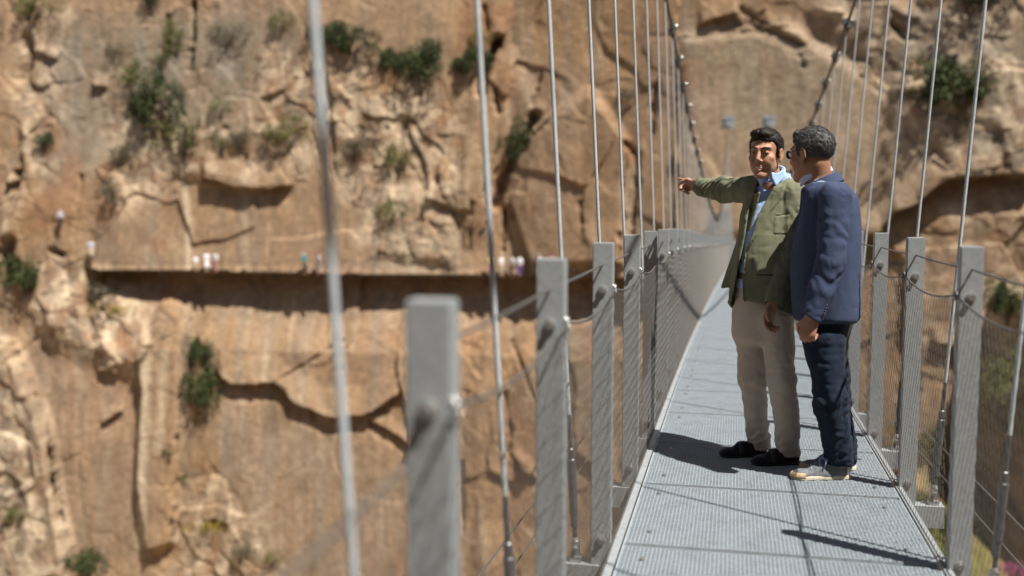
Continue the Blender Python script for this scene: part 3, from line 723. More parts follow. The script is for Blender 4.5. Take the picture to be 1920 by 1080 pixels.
def mesh_field(name, f, ax, ay, az, org, B=8):           # surface nets on a rectilinear grid, evaluated only near the surface
    n = [len(ax), len(ay), len(az)]; D = np.full(n, 1.0, np.float32)
    A = (ax, ay, az); st = [np.arange(0, m, B) for m in n]
    ctr = [np.array([(a[i] + a[min(i + B - 1, len(a) - 1)]) / 2 for i in s]) for a, s in zip(A, st)]
    rad = [np.array([(a[min(i + B - 1, len(a) - 1)] - a[i]) / 2 for i in s]) for a, s in zip(A, st)]
    G = np.stack(np.meshgrid(*ctr, indexing='ij'), -1).reshape(-1, 3)
    Rr = np.sqrt(sum(r ** 2 for r in np.meshgrid(*rad, indexing='ij'))).ravel()
    dc = f(G); gi = np.stack(np.meshgrid(*[np.arange(len(s)) for s in st], indexing='ij'), -1).reshape(-1, 3)
    act = np.abs(dc) < Rr * 1.7 + .02
    for g in gi[(~act) & (dc < 0)]:
        D[g[0] * B:g[0] * B + B, g[1] * B:g[1] * B + B, g[2] * B:g[2] * B + B] = -1
    bl = gi[act]
    for s in range(0, len(bl), 400):
        c = bl[s:s + 400]; off = np.stack(np.meshgrid(*[np.arange(B)] * 3, indexing='ij'), -1).reshape(-1, 3)
        I = (c[:, None, :] * B + off[None]).reshape(-1, 3); I = I[(I < n).all(1)]
        D[I[:, 0], I[:, 1], I[:, 2]] = f(np.stack([ax[I[:, 0]], ay[I[:, 1]], az[I[:, 2]]], 1))
    S = D < 0
    cnt = np.zeros([m - 1 for m in n], np.int8)
    for a in (0, 1):
        for b in (0, 1):
            for c in (0, 1): cnt += S[a:n[0] - 1 + a, b:n[1] - 1 + b, c:n[2] - 1 + c]
    I = np.argwhere((cnt > 0) & (cnt < 8)); vid = np.full(cnt.shape, -1, np.int64); vid[tuple(I.T)] = np.arange(len(I))
    acc = np.zeros((len(I), 3)); num = np.zeros(len(I))
    cs = [(a, b, c) for a in (0, 1) for b in (0, 1) for c in (0, 1)]
    pos = lambda J: np.stack([ax[J[:, 0]], ay[J[:, 1]], az[J[:, 2]]], 1)
    for a in cs:
        for b in cs:
            if sum(x != y for x, y in zip(a, b)) == 1 and a < b:
                Ja, Jb = I + a, I + b; da = D[tuple(Ja.T)].astype(float); db = D[tuple(Jb.T)].astype(float)
                m = (da < 0) != (db < 0); t = np.clip(np.where(m, da / (da - db + 1e-12), 0), .02, .98)
                acc += np.where(m[:, None], pos(Ja) * (1 - t[:, None]) + pos(Jb) * t[:, None], 0); num += m
    V = acc / num[:, None]; F = []
    for axs in range(3):
        b_, c_ = [(1, 2), (2, 0), (0, 1)][axs]
        sl0 = [slice(None)] * 3; sl1 = [slice(None)] * 3
        sl0[axs] = slice(0, n[axs] - 1); sl1[axs] = slice(1, n[axs])
        X = S[tuple(sl0)] != S[tuple(sl1)]
        E = np.argwhere(X); E = E[(E[:, b_] > 0) & (E[:, c_] > 0) & (E[:, b_] < n[b_] - 1) & (E[:, c_] < n[c_] - 1)]
        eb = np.eye(3, dtype=int)[b_]; ec = np.eye(3, dtype=int)[c_]
        q = np.stack([vid[tuple((E - eb - ec).T)], vid[tuple((E - ec).T)], vid[tuple(E.T)], vid[tuple((E - eb).T)]], 1)
        ins = S[tuple(E.T)]; q[~ins] = q[~ins][:, ::-1]; F.append(q)
    F = np.concatenate(F); F = F[(F >= 0).all(1)]
    return np_mesh(name, V - org, F)
def boxed(name, f, lo, hi, h, org, mat, parent, spans=((), (), ()), hf=None):
    ax = [fine_axis(lo[i], hi[i], h, spans[i], hf) for i in range(3)]
    return link(name, mesh_field(name, f, *ax, org), mat, parent, True)

def frame(fwd, up=(0, 0, 1), roll=0.):                   # columns: left, forward, up
    f = unit(fwd); u = np.asarray(up, float); u = unit(u - f * (u @ f)); l = np.cross(u, f)
    if roll:
        c, s = math.cos(roll), math.sin(roll); l, u = l * c + u * s, u * c - l * s
    return np.stack([l, f, u], 1)
HZ = np.array((1.0, 1.0, 1.045))
def head_field(p, c, R, s, smile=0., heavy=0.):
    q = ((p - c) @ R) / (s * HZ); x = np.abs(q[:, 0]); m = np.stack([x, q[:, 1], q[:, 2]], 1)
    d = ell(q, A3(0, -.012, .035), (.075, .098, .083))
    d = smin(d, ell(q, A3(0, .026, -.034), (.056 + heavy, .066, .086)), .03)
    d = smin(d, cap(m, A3(.045, -.004, -.060), A3(.014, .070, -.103), .017 + heavy), .03)
    d = smin(d, ell(q, A3(0, .080, -.105), (.021, .016, .016)), .018)
    d = smin(d, ell(m, A3(.046, .062, -.020), (.021, .022, .017)), .022)
    if smile: d = smin(d, ell(m, A3(.037, .076, -.040), (.014, .015, .016)), .016)
    d = smin(d, ell(m, A3(.042, .040, -.050), (.019, .034, .034)), .02)
    d = smin(d, cap(m, A3(.010, .092, .027), A3(.046, .072, .031), .0075, .007), .016)
    d = smax(d, -ell(m, A3(.032, .107, .006), (.019, .016, .011)), .014)
    d = smin(d, ell(m, A3(.032, .078, .007), (.0148, .0135, .0115)), .004)                # lids
    d = smax(d, -ell(m, A3(.0325, .0935, .0050), (.0115, .006, .0022)), .002)
    d = smin(d, cap(q, A3(0, .088, .020), A3(0, .113, -.026), .0085, .0120), .012)
    d = smin(d, ell(m, A3(.0125, .103, -.034), (.009, .011, .008)), .006)
    d = smax(d, -ell(m, A3(.0065, .108, -.0415), (.004, .006, .003)), .002)
    sm = smile * .010; ww = .021 + .5 * sm + .013 * (smile > 0)
    lip = np.minimum(cap(m, A3(0, .0925, -.0635), A3(ww, .080 - sm * .3, -.0665 + sm), .0050, .0030), cap(m, A3(0, .0915, -.0790), A3(ww, .079 - sm * .3, -.0700 + sm), .0062, .0030))
    d = smin(d, lip, .006)
    gap = flat(m, A3(0, .094, -.0705), A3(ww * .92, .084, -.0690 + sm), 0.0054 if smile else .0012, .0016, (0, 1, 0), 2.2)
    d = smax(d, -gap, .002)
    e = ell(m, A3(.080, -.012, -.003), (.0085, .021, .033), np.array([[1, -.25, 0], [.25, 1, .12], [0, -.12, 1]]))
    e = smax(e, -ell(m, A3(.089, -.008, .001), (.0065, .012, .019)), .005)
    e = smin(e, ell(m, A3(.078, -.004, -.034), (.006, .009, .010)), .008)
    d = smin(d, e, .007)
    return d * s
def hair_field(p, c, R, s, zs, grow=.012, quiff=.02, k=0, side=0.):
    q = ((p - c) @ R) / (s * HZ); x = np.abs(q[:, 0])
    zmin = np.interp(q[:, 1], *zs) - .012 * np.clip((.05 - x) / .05, 0, 1) * 0 + .02 * np.clip((x - .045) / .03, 0, 1) * (q[:, 1] > .03)
    d = ell(q, A3(0, -.014, .038), (.075 + grow * .8, .098 + grow, .081 + grow * .8))
    d = smin(d, ell(q, A3(-.01, .058, .098), (.052, .034, .020 + quiff)), .02)
    lock = vn3(np.stack([q[:, 0] * 190, q[:, 1] * 55, q[:, 2] * 75], 1), 1.0, k) * .0022 + vn3(q, 46, k + 3) * .0010 + vn3(np.stack([q[:, 0] * 420, q[:, 1] * 110, q[:, 2] * 140], 1), 1.0, k + 9) * .0018
    d = d + lock
    d = smax(d, (zmin + vn3(q, 120, k + 5) * .004 - q[:, 2]) * .8, .006)
    ear = ell(np.stack([x, q[:, 1], q[:, 2]], 1), A3(.088, -.008, -.006), (.020, .026, .037))
    d = smax(d, -ear, .004)
    return d * s
def hand_caps(wr, d, n, thumb_side, curls, tcurl=.4, s=1.0, spread=.0):
    d, n = unit(d), unit(n); sd = unit(thumb_side - d * (thumb_side @ d)); n = unit(np.cross(d, sd)) * np.sign(np.cross(d, sd) @ n)
    L = []
    for i, (o, ln) in enumerate(zip((.030, .010, -.010, -.029), (.98, 1.06, .98, .80))):
        b = wr + s * (d * (.092 - .004 * abs(i - 1)) + sd * o); ang = 0.0; pts = [wr + s * (d * .045 + sd * o * .8), b]; dr = unit(d + sd * spread * (1.2 - i))
        for j, sg in enumerate((.046, .029, .023)):
            ang += curls[i][j]; v = dr * math.cos(ang) + n * math.sin(ang); b = b + v * sg * ln * s; pts.append(b)
        L.append((pts, [.011 * s, .0098 * s, .0090 * s, .0082 * s, .0070 * s]))
    t0 = wr + s * (d * .030 + sd * .030); v1 = unit(d * .75 + sd * .75 + n * .35); t1 = t0 + v1 * .040 * s
    v2 = unit(d + sd * (.35 - tcurl * .6) + n * (.15 + tcurl)); t2 = t1 + v2 * .034 * s; v3 = unit(d + sd * (.1 - tcurl) + n * (.1 + tcurl * 1.3)); t3 = t2 + v3 * .027 * s
    L.append(([t0, t1, t2, t3], [.015 * s, .0120 * s, .0100 * s, .0080 * s]))
    return L, (wr, d, n, sd, s)
def hand_field(p, H):
    L, (wr, d, n, sd, s) = H
    f = flat(p, wr + d * .028 * s, wr + d * .078 * s, .036 * s, .042 * s, n, .40)
    f = smin(f, flat(p, wr - d * .05 * s, wr + d * .03 * s, .029 * s, .030 * s, n, .75), .02)
    for pts, r in L: f = smin(f, chain(p, pts, r), .007)
    return f
def loft(p, zs, cs, rl, rf, bl, bf, ztop, zbot, off=0., sq=2.0, zk=.01):
    z = p[:, 2]; o = np.argsort(zs); zs = np.asarray(zs)[o]; cs = np.asarray(cs)[o]; rl = np.asarray(rl)[o]; rf = np.asarray(rf)[o]
    cu = np.interp(z, zs, cs[:, 0]); cw = np.interp(z, zs, cs[:, 1]); L = np.interp(z, zs, rl) + off; Fo = np.interp(z, zs, rf) + off
    a = (p[:, 0] - cu) * bl[0] + (p[:, 1] - cw) * bl[1]; b = (p[:, 0] - cu) * bf[0] + (p[:, 1] - cw) * bf[1]
    k = (np.abs(a / L) ** sq + np.abs(b / Fo) ** sq) ** (1 / sq); d = (k - 1) * np.minimum(L, Fo)
    return smax(smax(d, z - ztop, zk), zbot - z, zk), a, b
def folds(p, a, b, n, amp, k=0):                          # ring folds along a limb
    ab = b - a; t = ((p - a) @ ab) / (ab @ ab); q = p - a - np.clip(t, 0, 1)[:, None] * ab
    ph = t * n + 1.1 * vn3(p, 11, k) + q[:, 2] * 9
    return amp * np.sin(2 * np.pi * ph) * np.clip(1 - np.abs(t - .5) * 1.7, 0, 1) * (.55 + .6 * vn3(p, 9, k + 4))

def mat_skin(name, c, ruddy):
    t = NT(name); big = t.noise(22, 4, .6); fine = t.noise(240, 3)
    t.color(t.mix(.35, t.ramp(big, [(.35, c), (.68, ruddy)]), t.ramp(fine, [(.3, tuple(x * .85 for x in c)), (.7, tuple(x * 1.12 for x in c))])))
    t.set(Roughness=.55); t.b.inputs['Subsurface Weight'].default_value = .12; t.b.inputs['Subsurface Radius'].default_value = (.012, .005, .003); t.b.inputs['Subsurface Scale'].default_value = .6
    t.b.inputs['Specular IOR Level'].default_value = .4; t.bump(fine, .15, .0012); return t.m
def mat_hair(name, stops, scale=(170, 40, 60)):
    t = NT(name); n_ = t.noise(1.0, 4, .65, scale); m_ = t.noise(26, 3)
    t.color(t.mix(.5, t.ramp(n_, stops), t.ramp(m_, stops))); t.set(Roughness=.6); t.b.inputs['Specular IOR Level'].default_value = .2; t.bump(n_, .6, .005); return t.m
M['skin_a'] = mat_skin('tanned_skin', (.43, .245, .16), (.47, .225, .145)); M['skin_b'] = mat_skin('weathered_skin', (.36, .185, .115), (.40, .165, .10))
M['hair_a'] = mat_hair('dark_hair', [(.3, (.010, .008, .007)), (.7, (.030, .022, .018))])
M['hair_b'] = mat_hair('grey_hair', [(.36, (.022, .021, .021)), (.55, (.06, .058, .057)), (.72, (.22, .21, .205))])
def mat_strand(name, stops):
    t = NT(name); g_ = t.n('ShaderNodeNewGeometry'); t.color(t.ramp(g_.outputs['Random Per Island'], stops)); t.set(Roughness=.5); t.b.inputs['Specular IOR Level'].default_value = .3; return t.m
M['strand_a'] = mat_strand('dark_strand', [(0, (.008, .006, .005)), (1, (.040, .028, .022))]); M['strand_b'] = mat_strand('grey_strand', [(0, (.02, .02, .02)), (.5, (.08, .078, .076)), (.88, (.14, .137, .135)), (1, (.28, .27, .265))])
M['green'] = mat_fabric('olive_linen', (.168, .174, .112), .16, .94, 620, .4, .0, (.212, .220, .142), (1, 1, .5))
M['navy'] = mat_fabric('navy_wool', (.046, .062, .116), .14, .88, 760, .3, .0, (.058, .077, .135))
M['beige'] = mat_fabric('beige_cotton', (.53, .455, .385), .10, .92, 700, .25, .05)
M['jean'] = mat_fabric('dark_denim', (.010, .017, .032), .35, .9, 800, .4, .03, (.018, .028, .048))
M['shirt_a'] = mat_fabric('pale_blue_poplin', (.38, .54, .92), .05, .8, 900, .12, .1)
M['white'] = mat_fabric('white_cotton', (.74, .78, .84), .04, .8, 900, .12, .1)
t = NT('striped_poplin'); tc = t.n('ShaderNodeTexCoord'); wv = t.n('ShaderNodeTexWave', Scale=60.0, Distortion=1.5); t.l(tc.outputs['Object'], wv.inputs['Vector'])
t.color(t.ramp(wv.outputs['Fac'], [(.4, (.42, .54, .78)), (.6, (.70, .76, .86))])); t.set(Roughness=.85); M['shirt_b'] = t.m
M['suede'] = mat_fabric('black_suede', (.012, .012, .014), .3, .95, 500, .3, .3)
M['gum'] = mat_plain('gum_rubber', (.50, .36, .20), .7, 0, .15, 40); M['sole'] = mat_plain('cream_rubber', (.62, .55, .42), .7, 0, .12, 40)
M['grey_suede'] = mat_fabric('grey_suede', (.17, .175, .19), .15, .95, 500, .3, .2); M['black_leather'] = mat_plain('black_leather', (.018, .018, .02), .45, 0, .2, 90)
M['lace'] = mat_plain('blue_white_lace', (.34, .40, .66), .85, 0, .35, 160); M['belt'] = mat_plain('brown_leather', (.05, .025, .015), .5, 0, .25, 80)
M['eye'] = mat_plain('eye_white', (.20, .17, .15), .45, 0, .03, 20); M['iris'] = mat_plain('dark_iris', (.02, .012, .008), .2, 0, .1, 40); M['teeth'] = mat_plain('teeth', (.85, .82, .76), .3, 0, .04, 60)
M['button'] = mat_plain('dark_button', (.02, .02, .028), .4, 0, .1, 60); M['frame'] = mat_plain('black_acetate', (.008, .008, .009), .25, 0, .1, 40)
t = NT('spectacle_lens'); t.color((.9, .95, .95)); t.set(Roughness=.03, IOR=1.5); t.b.inputs['Transmission Weight'].default_value = .95; M['lens'] = t.m

def ground_at(u, w):
    return float(droop(u * SY + w * CY))
def person(px, py, w0, label):
    o = at(px, py, w0); o[2] = ground_at(o[0], o[1]); x, y = uw(o[0], o[1])
    e = empty('person', (x, y, o[2]), YAW); tag(e, label, 'person'); return e, o
def face_bits(pr, c, R, s, org, brow_m, teeth=True):
    g = lambda x, y, z: c + (R @ (A3(x, y, z) * HZ)) * s - org
    for sx in (-1, 1):
        m_ = MB(); m_.ball(g(sx * .032, .0795, .0065), np.full(3, .0122 * s), 12); eo = m_.build('eye', M['eye'], pr, True)
        m_ = MB(); m_.ball(g(sx * .033, .0885, .0058), np.full(3, .0042 * s), 10); m_.build('iris', M['iris'], eo, True)
        m_ = MB(); m_.tube([g(sx * .013, .0965, .0265), g(sx * .028, .096, .0315), g(sx * .049, .079, .029)], np.array((.0042, .0044, .0024)) * s, 6); m_.build('eyebrow', brow_m, pr, True)
    if teeth:
        m_ = MB(); m_.tube([g(-.024, .0790, -.0610), g(-.013, .0865, -.0665), g(0, .0885, -.0682), g(.013, .0865, -.0665), g(.024, .0790, -.0610)], np.array((.003, .0052, .0056, .0052, .003)) * s, 6); m_.build('teeth', M['teeth'], pr, True)
def shoe_parts(pr, org, toe, heel, kind):
    """toe, heel: points on the ground"""
    L = np.linalg.norm(toe - heel); d = (toe - heel) / L; up = A3(0, 0, 1.); sd = np.cross(up, d)
    K = lambda f, h: heel + d * (L * f) + up * h
    lo = np.minimum(toe, heel) - .09; hi = np.maximum(toe, heel) + .09; lo[2] = heel[2] - .02; hi[2] = heel[2] + .17
    def last(p, g=0.):
        q = flat(p, K(.14, .030), K(.42, .026), .036 + g, .036 + g, up, 1.05)
        q = smin(q, flat(p, K(.42, .024), K(.80, .018), .036 + g, .043 + g, up, .78), .03)
        q = smin(q, ell(p, K(.87, .018), np.array((.043, .046, .028)) + g, np.stack([sd, d, up], 1)), .02)
        return q
    def sole_f(p):
        q = smin(flat(p, K(.13, 0), K(.42, 0), .040, .038, up, 3), flat(p, K(.42, 0), K(.84, 0), .038, .048, up, 3), .02)
        z = p[:, 2] - heel[2]; hh = .024 if kind == 'sneaker' else .010
        return smax(smax(q, z - hh, .004), -z, .003)
    def upper0(p):
        q = last(p)
        q = smin(q, flat(p, K(.16, .045), K(.18, .080), .034, .032, up, 1), .02)
        q = smin(q, cap(p, K(.33, .070), K(.60, .054), .031, .028), .03)
        return q
    def upper(p):
        z = p[:, 2] - heel[2]; q = upper0(p)
        open_ = flat(p, K(.16, .088), K(.40, .088), .029, .024, up, 1.0 if kind == 'sneaker' else 1.15)
        q = smax(q, -open_, .006)
        return smax(q, .008 - z, .003) + .0012 * vn3(p, 40)
    mt = M['grey_suede'] if kind == 'sneaker' else M['suede']
    sh = boxed('shoe', upper, lo, hi, .0045, org, mt, pr)
    boxed('sole', sole_f, lo, hi, .0045, org, M['sole'] if kind == 'sneaker' else M['suede'], sh)
    if kind == 'sneaker':
        boxed('toe_cap', lambda p: smax(smax(upper0(p) - .003, (p - K(.80, 0)) @ -d, .003), np.maximum(.012 - (p[:, 2] - heel[2]), (p[:, 2] - heel[2]) - .040), .004), lo, hi, .0045, org, M['gum'], sh)
        boxed('heel_patch', lambda p: smax(smax(upper0(p) - .003, (p - K(.10, 0)) @ d, .003), np.maximum(.022 - (p[:, 2] - heel[2]), (p[:, 2] - heel[2]) - .07), .004), lo, hi, .0045, org, M['white'], sh)
        def stripe(p):
            q = (p - heel) @ d / L - .45 - (p[:, 2] - heel[2]) * .9
            return smax(smax(upper0(p) - .003, np.minimum(np.abs(q - .09) - .035, np.abs(q + .05) - .035) * L, .003), np.maximum(.026 - (p[:, 2] - heel[2]), 0 * q), .003)
        boxed('stripe', stripe, lo, hi, .0045, org, M['black_leather'], sh)
        lc = MB()
        for i, f in enumerate((.46, .53, .60, .67)):
            h = .108 - .012 * i; s_ = 1 if i % 2 else -1
            lc.tube([K(f - .02 * s_, h - .022) - sd * .026 - org, K(f, h) - org, K(f + .02 * s_, h - .022) + sd * .026 - org], .0042, 6)
        lc.tube([K(.43, .108) - org, K(.42, .118) + sd * .02 - org, K(.46, .104) + sd * .042 - org, K(.50, .064) + sd * .044 - org], .003, 6); lc.tube([K(.43, .108) - org, K(.44, .115) - sd * .02 - org, K(.50, .08) - sd * .04 - org], .003, 6)
        lc.build('laces', M['lace'], sh, True)
    else:
        boxed('saddle', lambda p: smax(upper0(p) - .003, np.maximum(np.abs((p - K(.60, 0)) @ d) - .014, .018 - (p[:, 2] - heel[2])), .003), lo, hi, .0045, org, M['black_leather'], sh)
    return last

def strands(ho, c, R, s, org, n, length, mat, k):
    me = ho.data; nv = len(me.vertices); P = np.empty(nv * 3); me.vertices.foreach_get('co', P); P = P.reshape(-1, 3)
    N = np.empty(nv * 3); me.vertex_normals.foreach_get('vector', N); N = N.reshape(-1, 3)
    r = np.random.default_rng(k); I = r.integers(0, nv, n); P = P[I]; N = N[I]
    q = ((P + org - c) @ R) / s; ok = (q[:, 2] > -.05) & ~((q[:, 1] > .05) & (q[:, 2] < .085)); P, N, q = P[ok], N[ok], q[ok]; m = len(P)
    fl = np.stack([np.sign(q[:, 0] + .02) * np.clip(np.abs(q[:, 0] + .02) * 8, .2, .9) * np.clip((q[:, 2] - .04) * 14, 0, 1), -.9 - q[:, 1] * 1.5, -.1 - 7 * np.clip(np.abs(q[:, 0]) - .05, 0, 1) - 5 * np.clip(-q[:, 1] - .03, 0, 1)], 1) + r.normal(0, .16, (m, 3))
    T = fl @ R.T; T -= N * (T * N).sum(1)[:, None]; T /= np.linalg.norm(T, axis=1)[:, None] + 1e-9
    L = (length * r.uniform(.6, 1.4, m))[:, None]; S = np.cross(T, N) * .0011; lift = N * (.0011 * r.uniform(.2, 1.6, m))[:, None]
    V = np.stack([P - S, P + S, P + T * L * .55 + lift + S * .8, P + T * L * .55 + lift - S * .8, P + T * L + lift * .6 + S * .25, P + T * L + lift * .6 - S * .25], 1).reshape(-1, 3)
    b = np.arange(m)[:, None] * 6; F = np.concatenate([b + [0, 1, 2, 3], b + [3, 2, 4, 5]])
    o = link('strands', np_mesh('strands', V, F), mat, ho); o['kind'] = 'stuff'

# ---------------- the man in the olive blazer
W1 = 5.60
p1, o1 = person(1432, 862, W1, 'dark haired smiling man in an olive blazer and beige trousers pointing left')
J = lambda x, y, dw=0.: at(x, y, W1 + dw + .05 * min(1, max(0, (590 - y) / 200)))
bf = unit(A3(-.45, -.89, 0)); bl = A3(-bf[1], bf[0], 0)
if bl[0] < 0: bl = -bl
TZ = [J(1456, y)[2] for y in (330, 350, 375, 400, 440, 480, 520, 560, 590, 620)]
TC = [J(x, y)[:2] for x, y in ((1457, 330), (1456, 350), (1453, 375), (1450, 400), (1446, 440), (1439, 480), (1434, 520), (1432, 560), (1431, 590), (1430, 620))]
TL = [.088, .130, .162, .172, .170, .164, .163, .170, .178, .182]
TF = [.084, .092, .100, .120, .138, .140, .136, .134, .134, .132]
shL, shR = J(1489, 363, -.085), J(1412, 356, .08)
elL, wrL = J(1485, 474, -.12), J(1449, 570, -.20)
elR, wrR = J(1362, 356, .34), J(1312, 351, .55)
neckb, hc1 = J(1448, 340), J(1435, 288, -.03)
R1 = frame(A3(-math.sin(.57), -math.cos(.57), -.05), roll=-.03); S1 = 1.055
footR = J(1438, 847, .06); footR[2] = ground_at(*footR[:2]); toeR = J(1352, 852, .03); toeR[2] = ground_at(*toeR[:2])
footL = J(1498, 862, -.12); footL[2] = ground_at(*footL[:2]); toeL = J(1412, 868, -.15); toeL[2] = ground_at(*toeL[:2])
LEG1 = [(J(1405, 590, .06), J(1411, 712, .03), J(1424, 838, .06)), (J(1453, 595, -.07), J(1467, 716, -.12), J(1478, 850, -.12))]
dR = unit(wrR - elR)
hR = hand_caps(wrR + dR * .012, unit(dR + A3(0, 0, .10)), A3(.1, -.25, -1), A3(0, -.9, .45), [(-.02, .05, .05), (1.0, 1.25, .7), (1.15, 1.35, .8), (1.2, 1.4, .8)], .75, 1.0)
dL = unit(wrL - elL)
hL = hand_caps(wrL + dL * .0, unit(dL + A3(-.05, 0, -.25)), unit(A3(.75, .45, 0)), unit(A3(-.7, -.7, .1)), [(.35, .5, .3), (.45, .6, .4), (.55, .7, .4), (.6, .8, .5)], .35, 1.0)
def body1(p):
    d, _, _ = loft(p, TZ, TC, TL, TF, bl, bf, TZ[1] + .02, TZ[-1] - .04, -.024, zk=.03)
    for a, b, c in ((shL, elL, wrL), (shR, elR, wrR)):
        d = smin(d, chain(p, [neckb + (a - neckb) * .3 - A3(0, 0, .03), a, b, c], [.045, .048, .040, .027], .01), .03)
    for (h, k, a), ft, te in zip(LEG1, (footR, footL), (toeR, toeL)):
        d = smin(d, chain(p, [h, k, a], [.075, .050, .036], .01), .03)
        d = smin(d, flat(p, ft + (te - ft) * .25 + A3(0, 0, .045), ft + (te - ft) * .8 + A3(0, 0, .028), .030, .026, A3(0, 0, 1), .7), .03)
    d = smin(d, cap(p, neckb - A3(0, 0, .03), hc1 + R1 @ A3(0, -.028, -.05) * S1, .060, .058), .03)
    d = smin(d, head_field(p, hc1, R1, S1, 1.0, -.002), .02)
    return np.minimum(smin(d, hand_field(p, hR), .015), smin(d, hand_field(p, hL), .015))
lo, hi = A3(o1[0] - .62, W1 - .45, -.1), A3(o1[0] + .36, W1 + .95, 1.95)
hd = lambda c, r: (c - r, c + r)
b1 = boxed('body', body1, lo, hi, .0085, o1, M['skin_a'], p1,
           ([hd(hc1[0], .15), hd(wrR[0] - .06, .10), hd(wrL[0], .08)], [hd(hc1[1], .16), hd(wrR[1] + .07, .13), hd(wrL[1], .09)], [hd(hc1[2], .19), hd(wrL[2] - .07, .12)]), .0034)
face_bits(b1, hc1, R1, S1, o1, M['hair_a'])
ZS1 = ([-.13, -.06, -.025, .000, .014, .026, .034, .055, .080, .12], [-.070, -.060, -.010, -.020, -.026, -.008, .030, .058, .066, .072])
ho1 = boxed('hair', lambda p: hair_field(p, hc1, R1, S1, ZS1, .010, .004, 3), hc1 - .19, hc1 + .19, .0034, o1, M['hair_a'], b1)
strands(ho1, hc1, R1, S1, o1, 4500, .022, M['strand_a'], 3)
# trousers
def trousers(p, legs, TZ_, TC_, TL_, TF_, bl_, bf_, ztop, rad, off=.0, amp=.006, k=0):
    d, _, _ = loft(p, TZ_, TC_, TL_, TF_, bl_, bf_, ztop, TZ_[-1] - .07, off, zk=.05)
    for i, (h, kn, an) in enumerate(legs):
        an = an * 1.0; e = chain(p, [h, kn, an], rad, .03)
        low = np.clip((kn[2] - p[:, 2]) / (kn[2] - an[2]), 0, 1.3)
        e = e + amp * .6 * vn3(p * A3(1, 1, .55), 17, k + i) - amp * 1.8 * crease(p, 11, k + i + 40, (1, 1, .6)) - amp * .9 * crease(p, 24, k + i + 50, (1, 1, 1.1)) + .5 * amp * vn3(p * A3(1, 1, 1.4), 34, k + i + 7) * (.4 + low)
        e = e + folds(p, kn + A3(0, 0, .12), kn - A3(0, 0, .14), 3, amp * .8, k + i) + folds(p, kn - A3(0, 0, .20), an, 4, amp * 1.0 , k + i + 20)
        e = smax(e, (an[2] - .012 + .10 * ((p - an) @ A3(bf_[0], bf_[1], 0)) * 0 - p[:, 2]), .006)
        d = smin(d, e, .028)
    return d
LT1 = [(h, k, a - A3(0, 0, .0)) for h, k, a in LEG1]
def tr1(p):
    d = trousers(p, LT1, TZ, TC, TL, TF, bl, bf, TZ[6] + .02, [.091, .073, .061], -.014, .0065, 31)
    shell = [cap(p, a - A3(0, 0, .06), a + A3(0, 0, .02), .048) for h, k, a in LT1]
    return smax(d, -np.minimum(*shell), .004)
boxed('trousers', tr1, A3(o1[0] - .25, W1 - .30, 0), A3(o1[0] + .28, W1 + .25, TZ[6] + .05), .0062, o1, M['beige'], p1)
boxed('belt', lambda p: loft(p, TZ, TC, TL, TF, bl, bf, TZ[6] + .030, TZ[6] - .008, -.004, zk=.003)[0], A3(o1[0] - .25, W1 - .25, TZ[6] - .03), A3(o1[0] + .28, W1 + .25, TZ[6] + .06), .006, o1, M['belt'], p1)
for f_, t_ in ((footR, toeR), (footL, toeL)): shoe_parts(p1, o1, t_, f_, 'loafer')
# shirt with collar
def collar_band(p, c, n, up, r0, r1, h, th, fwd):
    q = p - c; z = q @ up; rad = q - z[:, None] * up; dist = np.linalg.norm(rad, axis=1); r = r0 + (r1 - r0) * np.clip(z / h, 0, 1)
    d = np.maximum(np.abs(dist - r) - th, np.abs(z - h / 2) - h / 2)
    return d
cup = unit(A3(0, 0, 1) + bf * .42)
cN = neckb + A3(0, 0, .032) + bf * .012
bfl = bf; 
V1 = cN + bf * .080 - A3(0, 0, .02)
def shirt1(p):
    d, a, b = loft(p, TZ, TC, TL, TF, bl, bf, TZ[0] + .012, TZ[6] - .06, -.014, zk=.012)
    d = d + .004 * vn3(p * A3(1, 1, .5), 22, 50) + .003 * vn3(p, 45, 52)
    d = smin(d, collar_band(p, cN - cup * .012, bf, cup, .074, .067, .048, .0058, bf), .006)
    for sgn in (-1, 1):
        T0 = cN + bl * sgn * .060 + bf * .020 + cup * .046; T1 = cN + bl * sgn * .012 + bf * .083 + cup * .006; T2 = cN + bl * sgn * .040 + bf * .098 - cup * .058; T3 = cN + bl * sgn * .076 + bf * .030 - cup * .004
        d = smin(d, quad(p, T0, T1, T2, T3, .0055), .004)
    d = smax(d, -np.maximum(cap(p, cN - cup * .012 + bf * .010, cN + cup * .12, .062, .066), -((p - cN) @ cup) - .004), .004)
    d = smax(d, -ell(p, cN + bf * .095 - cup * .005, (.016, .024, .030)), .01)
    return d
s1 = boxed('shirt', shirt1, A3(o1[0] - .3, W1 - .3, TZ[6] - .1), A3(o1[0] + .36, W1 + .3, TZ[0] + .12), .0048, o1, M['shirt_a'], p1)
zc = [J(1450, y)[2] for y in (382, 412, 442, 472, 500)]
for z in zc:
    cu = np.array([np.interp(z, TZ[::-1], np.array(TC)[::-1, i]) for i in (0, 1)]); rfz = np.interp(z, TZ[::-1], TF[::-1])
    c = A3(*(cu + bf[:2] * (rfz - .011)), z); m_ = MB(); m_.ball(c - o1, (.0055, .0055, .0055), 8); m_.build('button', M['white'], s1, True)
